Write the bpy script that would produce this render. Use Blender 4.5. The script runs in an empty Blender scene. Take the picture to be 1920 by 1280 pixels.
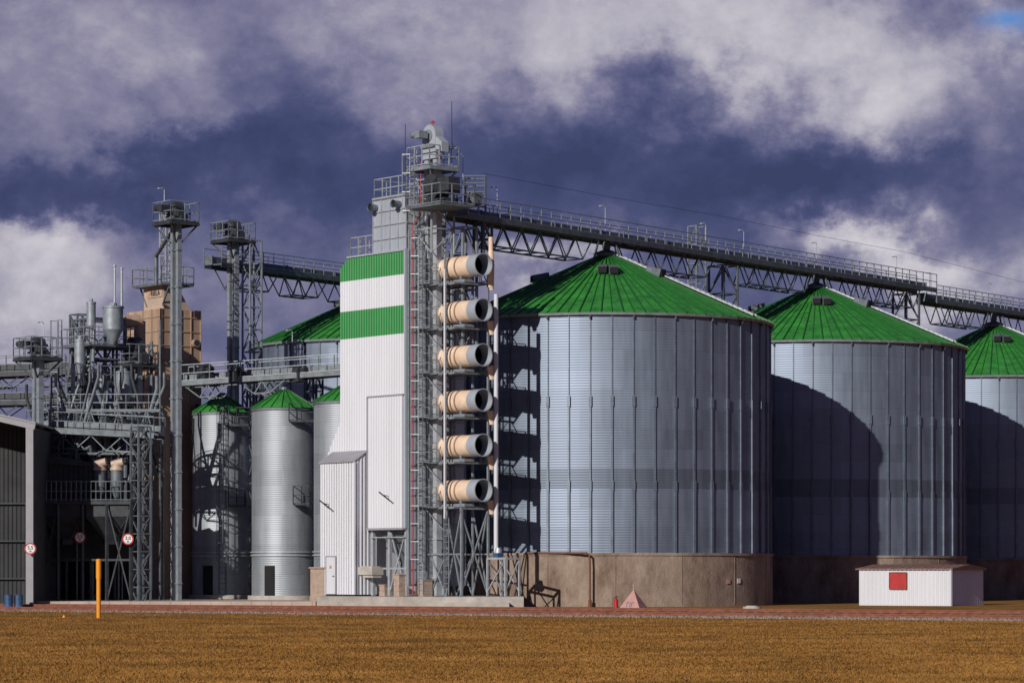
import bpy, math, random
import numpy as np
from mathutils import Vector, Matrix
random.seed(7)
F=5500.0; EYE=2.2; HY=1065.0
V=Vector
def W(px,py,D): return V(((px-960)*D/F, D, EYE+(HY-py)*D/F))
def XP(px,D): return (px-960)*D/F
def ZP(py,D): return EYE+(HY-py)*D/F
scene=bpy.context.scene
coll=scene.collection
A=V((.63,-.777,0)).normalized(); B=V((.777,.63,0)).normalized(); UP=V((0,0,1))
# ---------------------------------------------------------------- materials
def newmat(name):
    m=bpy.data.materials.new(name); m.use_nodes=True
    nt=m.node_tree; b=nt.nodes['Principled BSDF']; return m,nt,b
def mat(name,col,rough=.6,metal=0,var=.25,scale=1.5,bump=0,bscale=20,streak=False,spec=None,dirt=None,rr=.65,sz=.12):
    m,nt,b=newmat(name)
    tc=nt.nodes.new('ShaderNodeTexCoord'); mp=nt.nodes.new('ShaderNodeMapping')
    nt.links.new(tc.outputs['Object'],mp.inputs[0])
    if streak: mp.inputs['Scale'].default_value=(1,1,sz)
    n=nt.nodes.new('ShaderNodeTexNoise'); n.inputs['Scale'].default_value=scale; n.inputs['Detail'].default_value=6; n.inputs['Roughness'].default_value=rr
    nt.links.new(mp.outputs[0],n.inputs['Vector'])
    r=nt.nodes.new('ShaderNodeValToRGB')
    lo=[c*(1-var) for c in col]; hi=[min(1,c*(1+var)) for c in col]
    if dirt: lo=dirt
    r.color_ramp.elements[0].position=.3; r.color_ramp.elements[0].color=(*lo,1)
    r.color_ramp.elements[1].position=.7; r.color_ramp.elements[1].color=(*hi,1)
    nt.links.new(n.outputs['Fac'],r.inputs[0]); nt.links.new(r.outputs[0],b.inputs['Base Color'])
    b.inputs['Roughness'].default_value=rough; b.inputs['Metallic'].default_value=metal
    if spec is not None: b.inputs['Specular IOR Level'].default_value=spec
    if bump:
        n2=nt.nodes.new('ShaderNodeTexNoise'); n2.inputs['Scale'].default_value=bscale; n2.inputs['Detail'].default_value=4
        nt.links.new(tc.outputs['Object'],n2.inputs['Vector'])
        bm=nt.nodes.new('ShaderNodeBump'); bm.inputs['Strength'].default_value=bump; bm.inputs['Distance'].default_value=.05
        nt.links.new(n2.outputs['Fac'],bm.inputs['Height']); nt.links.new(bm.outputs[0],b.inputs['Normal'])
    return m
def N(nt,op,a=None,b=None,c=None):
    n=nt.nodes.new('ShaderNodeMath'); n.operation=op
    for i,v in enumerate((a,b,c)):
        if v is None: continue
        if isinstance(v,(int,float)): n.inputs[i].default_value=v
        else: nt.links.new(v,n.inputs[i])
    return n.outputs[0]
def silo_mat(name,col,nst,ring=1.13,dark=None,metal=.6,rough=.42):
    m,nt,b=newmat(name)
    tc=nt.nodes.new('ShaderNodeTexCoord'); s=nt.nodes.new('ShaderNodeSeparateXYZ'); nt.links.new(tc.outputs['Object'],s.inputs[0])
    ang=N(nt,'ARCTAN2',s.outputs[1],s.outputs[0]); ai=N(nt,'FLOOR',N(nt,'MULTIPLY',ang,nst/2/math.tau)); zi=N(nt,'FLOOR',N(nt,'DIVIDE',s.outputs[2],ring))
    cx=nt.nodes.new('ShaderNodeCombineXYZ'); nt.links.new(ai,cx.inputs[0]); nt.links.new(zi,cx.inputs[1])
    wn=nt.nodes.new('ShaderNodeTexWhiteNoise'); nt.links.new(cx.outputs[0],wn.inputs['Vector'])
    cz=nt.nodes.new('ShaderNodeCombineXYZ'); nt.links.new(zi,cz.inputs[1])
    wz=nt.nodes.new('ShaderNodeTexWhiteNoise'); nt.links.new(cz.outputs[0],wz.inputs['Vector'])
    mp=nt.nodes.new('ShaderNodeMapping'); mp.inputs['Scale'].default_value=(1,1,.15); nt.links.new(tc.outputs['Object'],mp.inputs[0])
    no=nt.nodes.new('ShaderNodeTexNoise'); no.inputs['Scale'].default_value=2.2; no.inputs['Detail'].default_value=5; nt.links.new(mp.outputs[0],no.inputs['Vector'])
    v=N(nt,'ADD',N(nt,'MULTIPLY',wn.outputs['Value'],.15),N(nt,'MULTIPLY',wz.outputs['Value'],.12))
    v=N(nt,'ADD',v,N(nt,'MULTIPLY',no.outputs['Fac'],.55)); v=N(nt,'ADD',v,.58)
    fr=N(nt,'FRACT',N(nt,'DIVIDE',s.outputs[2],ring)); ln=N(nt,'LESS_THAN',fr,.05)
    v=N(nt,'MULTIPLY',v,N(nt,'SUBTRACT',1,N(nt,'MULTIPLY',ln,.08)))
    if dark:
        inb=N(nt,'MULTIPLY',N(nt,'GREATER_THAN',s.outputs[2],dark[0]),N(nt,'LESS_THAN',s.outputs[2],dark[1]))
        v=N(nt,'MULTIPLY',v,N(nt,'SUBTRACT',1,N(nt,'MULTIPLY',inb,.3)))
    mx=nt.nodes.new('ShaderNodeVectorMath'); mx.operation='SCALE'; mx.inputs[0].default_value=col; nt.links.new(v,mx.inputs['Scale'])
    nt.links.new(mx.outputs[0],b.inputs['Base Color'])
    b.inputs['Metallic'].default_value=metal
    nt.links.new(N(nt,'ADD',N(nt,'MULTIPLY',no.outputs['Fac'],.2),rough-.1),b.inputs['Roughness'])
    return m
M={}
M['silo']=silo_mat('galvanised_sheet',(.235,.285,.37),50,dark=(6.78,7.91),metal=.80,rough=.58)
M['smallsilo']=silo_mat('bright_galvanised_sheet',(.36,.395,.44),16,ring=.9,metal=.65,rough=.60)
M['stiff']=mat('zinc_stiffener',(.17,.205,.26),.55,.6)
M['galv']=mat('galvanised_steel',(.46,.50,.55),.5,.4,.2,3)
M['galvmid']=mat('dull_galvanised_steel',(.27,.31,.35),.55,.35,.25,3)
M['galvdark']=mat('weathered_steel',(.14,.165,.19),.6,.35,.35,2)
M['dark']=mat('dark_steel',(.045,.052,.062),.6,.3,.4,2)
M['panel']=mat('pale_casing_panel',(.44,.49,.56),.5,.3,.12,1.2,streak=True)
M['green']=mat('green_roof_paint',(.04,.26,.038),.55,0,.2,1.3,spec=.3,dirt=(.02,.12,.024))
M['rib']=mat('green_roof_rib',(.016,.12,.022),.5,0,.2,2)
M['gstripe']=mat('green_cladding',(.016,.21,.045),.5,0,.08,1)
M['white']=mat('white_cladding',(.60,.62,.68),.55,0,.06,.8,streak=True)
M['grayroof']=mat('grey_cladding',(.30,.30,.33),.6,0,.1,1)
M['conc']=mat('stained_concrete',(.31,.25,.205),.9,0,.22,.55,.5,9,streak=True,dirt=(.115,.068,.045),rr=.8,sz=.45)
M['conc2']=mat('pale_concrete',(.42,.39,.36),.9,0,.25,1.2,.3,12)
M['cream']=mat('cream_duct_paint',(.80,.62,.47),.5,0,.08,2,dirt=(.66,.49,.36))
M['band']=mat('brown_duct_band',(.33,.22,.15),.6)
M['black']=mat('shade_black',(.010,.010,.012),.9)  # near-black that puts shade into the colour of openings and backing walls
M['shade']=mat('interior_shade_grey',(.035,.037,.042),.8,0,.3,.8)  # dark grey carrying the shade inside the shed and behind the hoppers
M['inside']=mat('duct_interior',(.05,.06,.07),.6,.3)
M['red']=mat('red_paint',(.42,.02,.02),.5)
M['rust']=mat('rusty_rail',(.21,.075,.045),.8,.1,.4,3)
M['rustpipe']=mat('orange_brown_paint',(.16,.06,.03),.7,0,.3,3)
M['tan']=mat('tan_casing',(.47,.345,.255),.65,.05,.2,.7,streak=True,dirt=(.27,.18,.125))
M['beige']=mat('beige_casing',(.50,.39,.31),.6,.1,.15,1)
M['yellow']=mat('yellow_paint',(.78,.30,.01),.5,0,.1,2)
M['pink']=mat('faded_red_paint',(.46,.25,.22),.7,0,.15,3)
M['tarp']=mat('red_brown_roofing_felt',(.24,.14,.12),.85,0,.3,3)
M['orange']=mat('orange_paint',(.65,.2,.02),.5)
M['sleeper']=mat('old_timber',(.13,.095,.075),.9)
M['brick']=mat('pale_block',(.38,.29,.23),.85,0,.25,4)
M['signw']=mat('white_sign_face',(.75,.75,.75),.5,0,.03)
M['blk']=mat('black_lettering',(.02,.02,.02),.5,0,.0)
M['blue']=mat('blue_paint',(.03,.08,.18),.5)
# ---------------------------------------------------------------- mesh builder
class MB:
    def __init__(s): s.v=[]; s.f=[]; s.m=[]
    def face(s,pts,mat=0):
        i=len(s.v); s.v+= [tuple(p) for p in pts]; s.f.append(tuple(range(i,i+len(pts)))); s.m.append(mat)
    def obox(s,o,x,y,z,mat=0):
        o=V(o);x=V(x);y=V(y);z=V(z)
        if x.cross(y).dot(z)<0: x,y=y,x
        i=len(s.v)
        for c in (0,1):
            for (a,b) in ((0,0),(1,0),(1,1),(0,1)): s.v.append(tuple(o+x*a+y*b+z*c))
        for f in ((3,2,1,0),(4,5,6,7),(0,1,5,4),(1,2,6,5),(2,3,7,6),(3,0,4,7)):
            s.f.append(tuple(i+k for k in f)); s.m.append(mat)
    def cbox(s,c,hx,hy,hz,ax=A,ay=B,mat=0):
        c=V(c); s.obox(c-ax*hx-ay*hy-UP*hz,ax*2*hx,ay*2*hy,UP*2*hz,mat)
    def beam(s,p,q,w,h=None,mat=0):
        p=V(p);q=V(q);d=q-p
        if d.length<1e-6:return
        h=h or w; dn=d.normalized()
        r=dn.cross(UP)
        if r.length<.02: r=A.copy()
        r.normalize(); u=r.cross(dn)
        s.obox(p-r*w/2-u*h/2,r*w,u*h,d,mat)
    def cyl(s,p,q,r,r2=None,n=12,cap=True,mat=0,capmat=None):
        p=V(p);q=V(q);r2=r if r2 is None else r2
        d=(q-p).normalized(); a=d.cross(UP)
        if a.length<.02:a=V((1,0,0))
        a.normalize(); b=d.cross(a)
        i=len(s.v)
        for k in range(n):
            t=math.tau*k/n; e=a*math.cos(t)+b*math.sin(t)
            s.v.append(tuple(p+e*r)); s.v.append(tuple(q+e*r2))
        for k in range(n):
            j=(k+1)%n; s.f.append((i+2*k,i+2*j,i+2*j+1,i+2*k+1)); s.m.append(mat)
        if cap:
            cm=mat if capmat is None else capmat
            s.f.append(tuple(i+2*k for k in range(n))[::-1]); s.m.append(cm)
            s.f.append(tuple(i+2*k+1 for k in range(n))); s.m.append(cm)
    def prism(s,pts,vec,mat=0):
        pts=[V(p) for p in pts]; vec=V(vec); n=len(pts)
        s.face(pts[::-1],mat); s.face([p+vec for p in pts],mat)
        for k in range(n):
            j=(k+1)%n; s.face([pts[k],pts[j],pts[j]+vec,pts[k]+vec],mat)
    def path(s,pts,w,mat=0):
        for a,b in zip(pts,pts[1:]): s.beam(a,b,w,mat=mat)
    def pipe(s,pts,r,n=10,mat=0):
        for a,b in zip(pts,pts[1:]): s.cyl(a,b,r,n=n,mat=mat)
    def railing(s,pts,h=1.1,w=.045,step=1.2,closed=False,mat=0):
        pts=[V(p) for p in pts]
        if closed: pts=pts+[pts[0]]
        for a,b in zip(pts,pts[1:]):
            for k in (h,h*.5,.08): s.beam(a+UP*k,b+UP*k,w,mat=mat)
            n=max(1,round((b-a).length/step))
            for i in range(n+1):
                p=a.lerp(b,i/n); s.beam(p,p+UP*h,w,mat=mat)
    def lattice(s,c,z0,z1,hx,hy,w=.09,step=1.6,ax=A,ay=B,mat=0):
        c=V((c[0],c[1],0)); C=[c+ax*hx*i+ay*hy*j for i,j in((-1,-1),(1,-1),(1,1),(-1,1))]
        n=max(1,round((z1-z0)/step))
        for p in C: s.beam(p+UP*z0,p+UP*z1,w*1.3,mat=mat)
        for i in range(n):
            a=z0+(z1-z0)*i/n; b=z0+(z1-z0)*(i+1)/n
            for k in range(4):
                p,q=C[k],C[(k+1)%4]
                s.beam(p+UP*b,q+UP*b,w*.8,mat=mat)
                if (i+k)%2: s.beam(p+UP*a,q+UP*b,w*.7,mat=mat)
                else: s.beam(q+UP*a,p+UP*b,w*.7,mat=mat)
    def ladder(s,p,q,side,w=.45,cage=None,mat=0,t=.045):
        p=V(p);q=V(q);side=V(side)
        s.beam(p-side*w/2,q-side*w/2,t,mat=mat); s.beam(p+side*w/2,q+side*w/2,t,mat=mat)
        L=(q-p).length; n=int(L/.33)
        for i in range(1,n):
            c=p.lerp(q,i/n); s.beam(c-side*w/2,c+side*w/2,.028,mat=mat)
        if cage is not None:
            out=V(cage); n=int(L/1.0)
            ring=[(-.38,.02),(-.36,.4),(0,.68),(.36,.4),(.38,.02)]
            for i in range(2,n+1):
                c=p.lerp(q,i/n); s.path([c+side*x+out*y for x,y in ring],.032,mat)
            lo=p.lerp(q,2/n) if n>2 else p
            for x,y in ring[1:4]: s.beam(lo+side*x+out*y,q+side*x+out*y,.028,mat=mat)
    def make(s,name,mats,origin,smooth=True,ang=35):
        me=bpy.data.meshes.new(name); o=V(origin)
        vs=[(x-o.x,y-o.y,z-o.z) for x,y,z in s.v]
        me.from_pydata(vs,[],s.f)
        for m in mats: me.materials.append(M[m])
        me.polygons.foreach_set('material_index',s.m)
        me.update()
        if smooth:
            me.shade_smooth(); me.set_sharp_from_angle(angle=math.radians(ang))
        ob=bpy.data.objects.new(name,me); coll.objects.link(ob); return ob
class Thing:
    def __init__(s,name,label,cat,origin,group=None):
        s.o=V(origin); s.e=bpy.data.objects.new(name,None); coll.objects.link(s.e); s.e.location=s.o
        s.e.empty_display_size=.5
        s.e['label']=label; s.e['category']=cat
        if group: s.e['group']=group
    def part(s,name,mb,mats,parent=None,label=None,ang=35):
        if isinstance(mats,str): mats=[mats]
        ob=mb.make(name,mats,s.o,ang=ang); ob.parent=parent or s.e
        if label: ob['label']=label
        return ob
    def text(s,name,txt,size,loc,right,up,m,parent=None,ext=.004):
        cu=bpy.data.curves.new(name,'FONT'); cu.body=txt; cu.size=size; cu.align_x='CENTER'; cu.align_y='CENTER'; cu.extrude=ext; cu.offset=size*.012
        t=bpy.data.objects.new('tmp',cu); coll.objects.link(t)
        dg=bpy.context.evaluated_depsgraph_get(); me=bpy.data.meshes.new_from_object(t.evaluated_get(dg))
        bpy.data.objects.remove(t); 
        right=V(right).normalized(); up=V(up).normalized(); nn=right.cross(up)
        mt=Matrix((right,up,nn)).transposed().to_4x4(); mt.translation=V(loc)-s.o
        me.transform(mt); me.materials.clear(); me.materials.append(M[m])
        ob=bpy.data.objects.new(name,me); coll.objects.link(ob); ob.parent=parent or s.e; return ob
def single(name,label,cat,mb,mats,origin,group=None,kind=None):
    if isinstance(mats,str): mats=[mats]
    ob=mb.make(name,mats,origin); ob.location=V(origin)
    if kind: ob['kind']=kind
    ob['label']=label; ob['category']=cat
    if group: ob['group']=group
    return ob
# ---------------------------------------------------------------- setting
def ground_mat(name,c0,c1,c2,bump=.6):
    m,nt,b=newmat(name)
    tc=nt.nodes.new('ShaderNodeTexCoord')
    n1=nt.nodes.new('ShaderNodeTexNoise'); n1.inputs['Scale'].default_value=.22; n1.inputs['Detail'].default_value=8; n1.inputs['Roughness'].default_value=.72
    n2=nt.nodes.new('ShaderNodeTexNoise'); n2.inputs['Scale'].default_value=9; n2.inputs['Detail'].default_value=6; n2.inputs['Roughness'].default_value=.8
    for n in(n1,n2): nt.links.new(tc.outputs['Object'],n.inputs['Vector'])
    r=nt.nodes.new('ShaderNodeValToRGB'); e=r.color_ramp.elements
    e[0].position=.36; e[0].color=(*c0,1); e[1].position=.66; e[1].color=(*c2,1)
    x=e.new(.5); x.color=(*c1,1)
    v=N(nt,'ADD',N(nt,'MULTIPLY',n1.outputs['Fac'],.75),N(nt,'MULTIPLY',n2.outputs['Fac'],.27))
    nt.links.new(v,r.inputs[0]); nt.links.new(r.outputs[0],b.inputs['Base Color'])
    b.inputs['Roughness'].default_value=1; b.inputs['Specular IOR Level'].default_value=.1
    if bump:
        bm=nt.nodes.new('ShaderNodeBump'); bm.inputs['Distance'].default_value=.06; bm.inputs['Strength'].default_value=bump
        nt.links.new(n2.outputs['Fac'],bm.inputs['Height']); nt.links.new(bm.outputs[0],b.inputs['Normal'])
    return m
M['lawn']=ground_mat('dry_lawn',(.12,.065,.018),(.27,.135,.036),(.40,.205,.058))
M['blade']=ground_mat('dry_grass_blade',(.13,.075,.02),(.30,.15,.04),(.43,.23,.065),0)
M['gravel']=mat('ballast_stone',(.27,.22,.19),.95,0,.5,8,.8,14)
M['apron']=mat('worn_concrete_paving',(.42,.34,.29),.9,0,.25,.5,.2,6)
mb=MB(); mb.face([(-2500,-200,0),(2500,-200,0),(2500,4000,0),(-2500,4000,0)])
g=mb.make('ground',['lawn'],(0,0,0)); g['kind']='structure'; g['label']='dry brown lawn stretching out flat around the plant'; g['category']='ground'
def strip(name,m,z,Ldn,Rdn,Lup,Rup,x0=-60,x1=60,label='',cat='ground',jag=0):
    f=lambda l,r,x: l+(r-l)*(x+25)/50
    mb=MB(); n=240 if jag else 1
    lo=[f(Ldn,Rdn,x0+(x1-x0)*i/n)+random.uniform(-jag,jag) for i in range(n+1)]
    for i in range(n):
        xa=x0+(x1-x0)*i/n; xb=x0+(x1-x0)*(i+1)/n
        mb.face([(xa,lo[i],z),(xb,lo[i+1],z),(xb,f(Lup,Rup,xb),z),(xa,f(Lup,Rup,xa),z)])
    o=mb.make(name,[m],(0,0,0)); o['kind']='structure'; o['label']=label; o['category']=cat; return o
strip('gravel_path','gravel',.006,151.5,121.5,160,130,label='grey brown ballast bed under the rusty rails',cat='gravel',jag=1.0)
strip('pavement','apron',.010,166,166,260,260,x0=-70,x1=1,label='worn pale concrete yard in front of the plant',cat='pavement')
mb=MB(); mb.obox((XP(68,169.5),169.3,0),(XP(592,169.5)-XP(68,169.5),0,0),(0,24,0),(0,0,.3))
for px in range(90,590,38): mb.obox((XP(px,169.3),169.27,.0),(.03,0,0),(0,.04,0),(0,0,.305))
single('loading_apron','low raised pale concrete apron under the slim silos','concrete apron',mb,'apron',(XP(300,169.5),169.3,0))
rng=np.random.default_rng(3)
n=330000
D=rng.uniform(1/125.,1/53.,n)**-1; D=np.where(rng.random(n)<.4,rng.uniform(53,150,n),D)
X=rng.uniform(-.19,.19,n)*D
edge=150.5+(120.5-150.5)*(X+25)/50
k=D<edge+rng.normal(0,.9,n); X=X[k];D=D[k];n=len(X)
h=rng.uniform(.015,.055,n); w=rng.uniform(.008,.02,n); th=rng.uniform(0,math.pi,n); lx=rng.normal(0,.03,n); ly=rng.normal(0,.03,n)
vs=np.zeros((n,3,3)); 
vs[:,0]=np.stack([X-w*np.cos(th),D-w*np.sin(th),np.zeros(n)],1)
vs[:,1]=np.stack([X+w*np.cos(th),D+w*np.sin(th),np.zeros(n)],1)
vs[:,2]=np.stack([X+lx,D+ly,h],1)
me=bpy.data.meshes.new('grass'); me.vertices.add(3*n); me.vertices.foreach_set('co',vs.ravel())
me.loops.add(3*n); me.loops.foreach_set('vertex_index',np.arange(3*n)); me.polygons.add(n); me.polygons.foreach_set('loop_start',np.arange(0,3*n,3)); me.update(calc_edges=True)
me.materials.append(M['blade']); o=bpy.data.objects.new('grass',me); coll.objects.link(o); o['kind']='stuff'; o['label']='short dry yellow brown grass blades on the lawn'; o['category']='grass'
mb=MB()
for i in range(6000):
    x=random.uniform(-30,30); f0=151-30*(x+25)/50
    y=f0-1.2+9.5*random.random()**1.5; r=random.uniform(.025,.075); a=random.random()*6
    p=V((x,y,0)); d1=V((math.cos(a),math.sin(a),0))*r; d2=V((-math.sin(a),math.cos(a),0))*r*.8
    top=p+UP*r*1.1
    q=[p+d1,p+d2,p-d1,p-d2]
    for k in range(4): mb.face([q[k],q[(k+1)%4],top])
o=mb.make('ballast_stones',['gravel'],(0,0,0),smooth=False); o['kind']='stuff'; o['label']='loose grey ballast stones beside the track'; o['category']='gravel'
def track(P,Q,label):
    P=V(P);Q=V(Q); t=Thing('railway_track',label,'railway track',P,group='rusty railway tracks crossing the yard')
    d=(Q-P).normalized(); r=V((-d.y,d.x,0))
    for s in(0,1):
        mb=MB(); o=r*1.52*s
        mb.beam(P+o+UP*.03,Q+o+UP*.03,.15,.02); mb.beam(P+o+UP*.085,Q+o+UP*.085,.03,.09); mb.beam(P+o+UP*.145,Q+o+UP*.145,.075,.035)
        t.part('rail',mb,'rust')
    mb=MB(); L=(Q-P).length
    for i in range(int(L/.6)):
        c=P+d*(i*.6)+r*.76; mb.beam(c-r*1.3,c+r*1.3,.24,.035)
    ob=t.part('sleepers',mb,'sleeper'); ob['kind']='stuff'
track((-32,157.5,0),(30,123.5,0),'rusty railway track on grey ballast beside the lawn')
track((-34,171,0),(34,136,0),'rusty railway track running past the concrete yard')
# ---------------------------------------------------------------- big silos
def big_silo(c,R,z0,ze,za,label,name='grain_silo',nst=50):
    c=V((c[0],c[1],0)); t=Thing(name,label,'grain silo',c,group='large corrugated steel grain silos')
    def P(a,r,z): return c+V((math.cos(a)*r,math.sin(a)*r,z))
    mb=MB()
    seg=64
    mb.cyl(c,c+UP*z0,R+.16,n=seg,mat=0)
    for k in range(seg//4):
        a=math.tau*k*4/seg+.02; mb.beam(P(a,R+.165,.1),P(a,R+.165,z0-.1),.03,.03)
    mb.cyl(c+UP*(z0-.12),c+UP*(z0+.03),R+.22,n=seg)
    t.part('concrete_base',mb,'conc')
    mb=MB(); seg=150; per=.15; rows=int((ze-z0)/per*4)
    amp=[0,.006,0,-.006]
    cs=[(math.cos(math.tau*k/seg),math.sin(math.tau*k/seg)) for k in range(seg)]
    for j in range(rows+1):
        z=z0+(ze-z0)*j/rows; r=R+amp[j%4]
        for (co,si) in cs: mb.v.append((c.x+co*r,c.y+si*r,z))
    for j in range(rows):
        for k in range(seg):
            k2=(k+1)%seg; mb.f.append((j*seg+k,j*seg+k2,(j+1)*seg+k2,(j+1)*seg+k)); mb.m.append(0)
    zz=[z0,z0+(ze-z0)*.28,z0+(ze-z0)*.63,ze]
    for k in range(nst):
        a=math.tau*(k+.5)/nst
        e=V((math.cos(a),math.sin(a),0)); tt=V((-math.sin(a),math.cos(a),0))
        for (b0,b1,w) in ((zz[0],zz[1],.13),(zz[1],zz[2],.10),(zz[2],zz[3],.065)):
            rr=R+.01
            o=c+e*rr-tt*w/2+UP*b0; mb.obox(o,e*(w*.9),tt*w,UP*(b1-b0),1)
            if b0>zz[0]+.1: mb.obox(c+e*rr-tt*.085+UP*(b0-.3),e*.12,tt*.17,UP*.6,1)
        if k%2==0: mb.beam(P(a,R+.14,ze-.4),P(a,R+.14,ze),.09,.09,mat=1)
    t.part('wall',mb,['silo','stiff'],ang=80)
    mb=MB(); ro=R+.28; rc=.75; zc=za-.25
    zev=ze-.05
    sl=(zc-zev)/(ro-rc)
    for k in range(nst):
        a0=math.tau*k/nst; a1=math.tau*(k+1)/nst
        for (ra,rb) in ((ro,ro*.66),(ro*.66,ro*.36),(ro*.36,rc)):
            za_=zev+(ro-ra)*sl; zb_=zev+(ro-rb)*sl
            mb.face([P(a0,ra,za_),P(a1,ra,za_),P(a1,rb,zb_),P(a0,rb,zb_)],0)
        p=P(a0,ro,zev+.04); q=P(a0,rc,zc+.04); mb.beam(p,q,.06,.09,mat=1)
        am=(a0+a1)/2; p=P(am,ro,zev+.02); q=P(am,ro*.36,zev+(ro*.64)*sl+.02)
        mb.beam(p,q,.035,.05,mat=1)
        mb.face([P(a0,ro,zev),P(a1,ro,zev),P(a1,ro-.05,zev-.14),P(a0,ro-.05,zev-.14)][::-1],2)
        mb.face([P(a0,ro-.05,zev-.14),P(a1,ro-.05,zev-.14),P(a1,R-.02,zev-.1),P(a0,R-.02,zev-.1)][::-1],2)
    roof=t.part('roof',mb,['green','rib','galvmid'],ang=10)
    mb=MB(); mb.cyl(c+UP*(zc-.05),c+UP*(zc+.28),rc,rc,n=20); mb.cyl(c+UP*(zc+.28),c+UP*(za+.25),rc*1.12,rc*.3,n=20)
    mb.cyl(c+UP*(za+.2),c+UP*(za+.75),.22,n=10)
    t.part('roof_cap',mb,'galvdark',parent=roof)
    def slope(a,r): return P(a,r,zev+(ro-r)*sl)
    vm=[(-math.pi*.53,3.4),(-math.pi*.475,3.5),(-math.pi*.95,4),(math.pi*.4,4),(-math.pi*.2,3.5)]
    for (a,r) in vm:
        mb=MB(); e=V((math.cos(a),math.sin(a),0)); tt=V((-math.sin(a),math.cos(a),0)); p=slope(a,r)
        mb.prism([p-tt*.28-e*.5+UP*(.1),p-tt*.28+e*.5-UP*.15,p-tt*.28+e*.62+UP*.3,p-tt*.28-e*.4+UP*.5],tt*.56,0)
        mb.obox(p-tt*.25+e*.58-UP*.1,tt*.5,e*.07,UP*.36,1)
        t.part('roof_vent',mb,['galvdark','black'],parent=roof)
    mb=MB(); a=-math.pi*.17; e=V((math.cos(a),math.sin(a),0)); tt=V((-math.sin(a),math.cos(a),0))
    p=slope(a,ro-.2)+UP*.18; q=slope(a,rc+.1)+UP*.18
    mb.ladder(p,q,tt,.5,t=.07)
    for k in range(26): 
        s=p.lerp(q,(k+.5)/26); mb.beam(s-tt*.25,s+tt*.25,.1,.03)
    t.part('roof_ladder',mb,'galv',parent=roof)
    for r in (4.2,6.1):
        mb=MB(); s=slope(-math.pi*.13,r); mb.obox(s-e*.5-tt*.35+V((0,0,.5*sl)),(e*1.0-UP*sl*1.0),tt*.7,UP*.2)
        t.part('roof_hatch',mb,'panel',parent=roof)
    return t
R1=9.9
row0=V((5.73,178,0)); rowd=V((14.8,20,0))
def RP(t): return row0+rowd*t
big_silo(RP(0),R1,3.06,16.9,21.25,'large ribbed steel silo with green conical roof on stained concrete base')
big_silo(RP(1),R1,3.0,16.9,21.2,'large ribbed steel silo with green roof beside the small white hut')
big_silo(RP(2.04),R1,2.9,16.0,20.35,'slightly lower ribbed steel silo with green conical roof')
big_silo((-7.87,206),10.4,3,17.6,22.3,'big steel silo with green roof behind the slim silos')
# ---------------------------------------------------------------- small silos
def small_silo(px,D,R,ze,rise,label,lad=True):
    c=V((XP(px,D),D,0)); t=Thing('slim_grain_silo',label,'grain silo',c,group='slim corrugated silos in a row')
    zb=.55
    def P(a,r,z): return c+V((math.cos(a)*r,math.sin(a)*r,z))
    mb=MB(); mb.cyl(c,c+UP*zb,R+.25,n=32); t.part('concrete_base',mb,'conc2')
    mb=MB(); seg=64; per=.13; rows=int((ze-zb)/per*4); amp=[0,.006,0,-.006]
    for j in range(rows+1):
        z=zb+(ze-zb)*j/rows; r=R+amp[j%4]
        for k in range(seg): a=math.tau*k/seg; mb.v.append((c.x+math.cos(a)*r,c.y+math.sin(a)*r,z))
    for j in range(rows):
        for k in range(seg):
            k2=(k+1)%seg; mb.f.append((j*seg+k,j*seg+k2,(j+1)*seg+k2,(j+1)*seg+k)); mb.m.append(0)
    t.part('wall',mb,['smallsilo'],ang=80)
    for z in (2.95,3.15):
        mb=MB(); mb.cyl(c+UP*z,c+UP*(z+.07),R+.09,n=40)
        t.part('ring_beam',mb,'galv')
    mb=MB(); ns=20
    for k in range(ns):
        a0=math.tau*k/ns;a1=math.tau*(k+1)/ns
        mb.face([P(a0,R+.12,ze-.03),P(a1,R+.12,ze-.03),P(a1,.25,ze+rise),P(a0,.25,ze+rise)],0); mb.beam(P(a0,R+.12,ze),P(a0,.25,ze+rise+.03),.035,.06,mat=1)
    mb.cyl(c+UP*(ze+rise-.05),c+UP*(ze+rise+.2),.28,.22,n=12,mat=2); mb.cyl(c+UP*(ze-.2),c+UP*(ze-.02),R+.06,n=40,cap=False,mat=2)
    t.part('roof',mb,['green','rib','galvdark'],ang=10)
    mb=MB(); a=-1.95; e=V((math.cos(a),math.sin(a),0)); tt=V((-math.sin(a),math.cos(a),0))
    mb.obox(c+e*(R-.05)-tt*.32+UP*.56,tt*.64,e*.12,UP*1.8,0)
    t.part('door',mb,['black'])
    if lad:
        a=-1.45 if px<450 else -.35; e=V((math.cos(a),math.sin(a),0)); tt=V((-math.sin(a),math.cos(a),0))
        mb=MB(); b=c+e*(R+.15)
        mb.ladder(b+UP*.6,b+UP*(ze+.3),tt,.42,cage=e)
        t.part('ladder',mb,'galvdark')
        for zf in (ze-.95,6.0):
            mb=MB(); b2=c+V((R*.62,-R-.1,zf)); wd=.75 if zf>8 else .5
            mb.obox(b2-V((wd,.4,0)),V((2*wd,0,0)),V((0,.9,0)),UP*.07)
            mb.railing([b2+V((-wd,.4,.05)),b2+V((-wd,-.4,.05)),b2+V((wd,-.4,.05)),b2+V((wd,.4,.05))],1.1,.04,.6)
            t.part('platform',mb,'dark')
    return t
small_silo(416,184,1.85,11.95,1.05,'slim corrugated silo with green roof and caged ladder')
small_silo(533,179,1.98,11.95,1.1,'slim bright corrugated silo with green cone roof and small platform')
small_silo(650,174.5,1.95,12.1,1.0,'slim corrugated silo partly hidden by the white dryer tower',lad=False)
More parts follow.
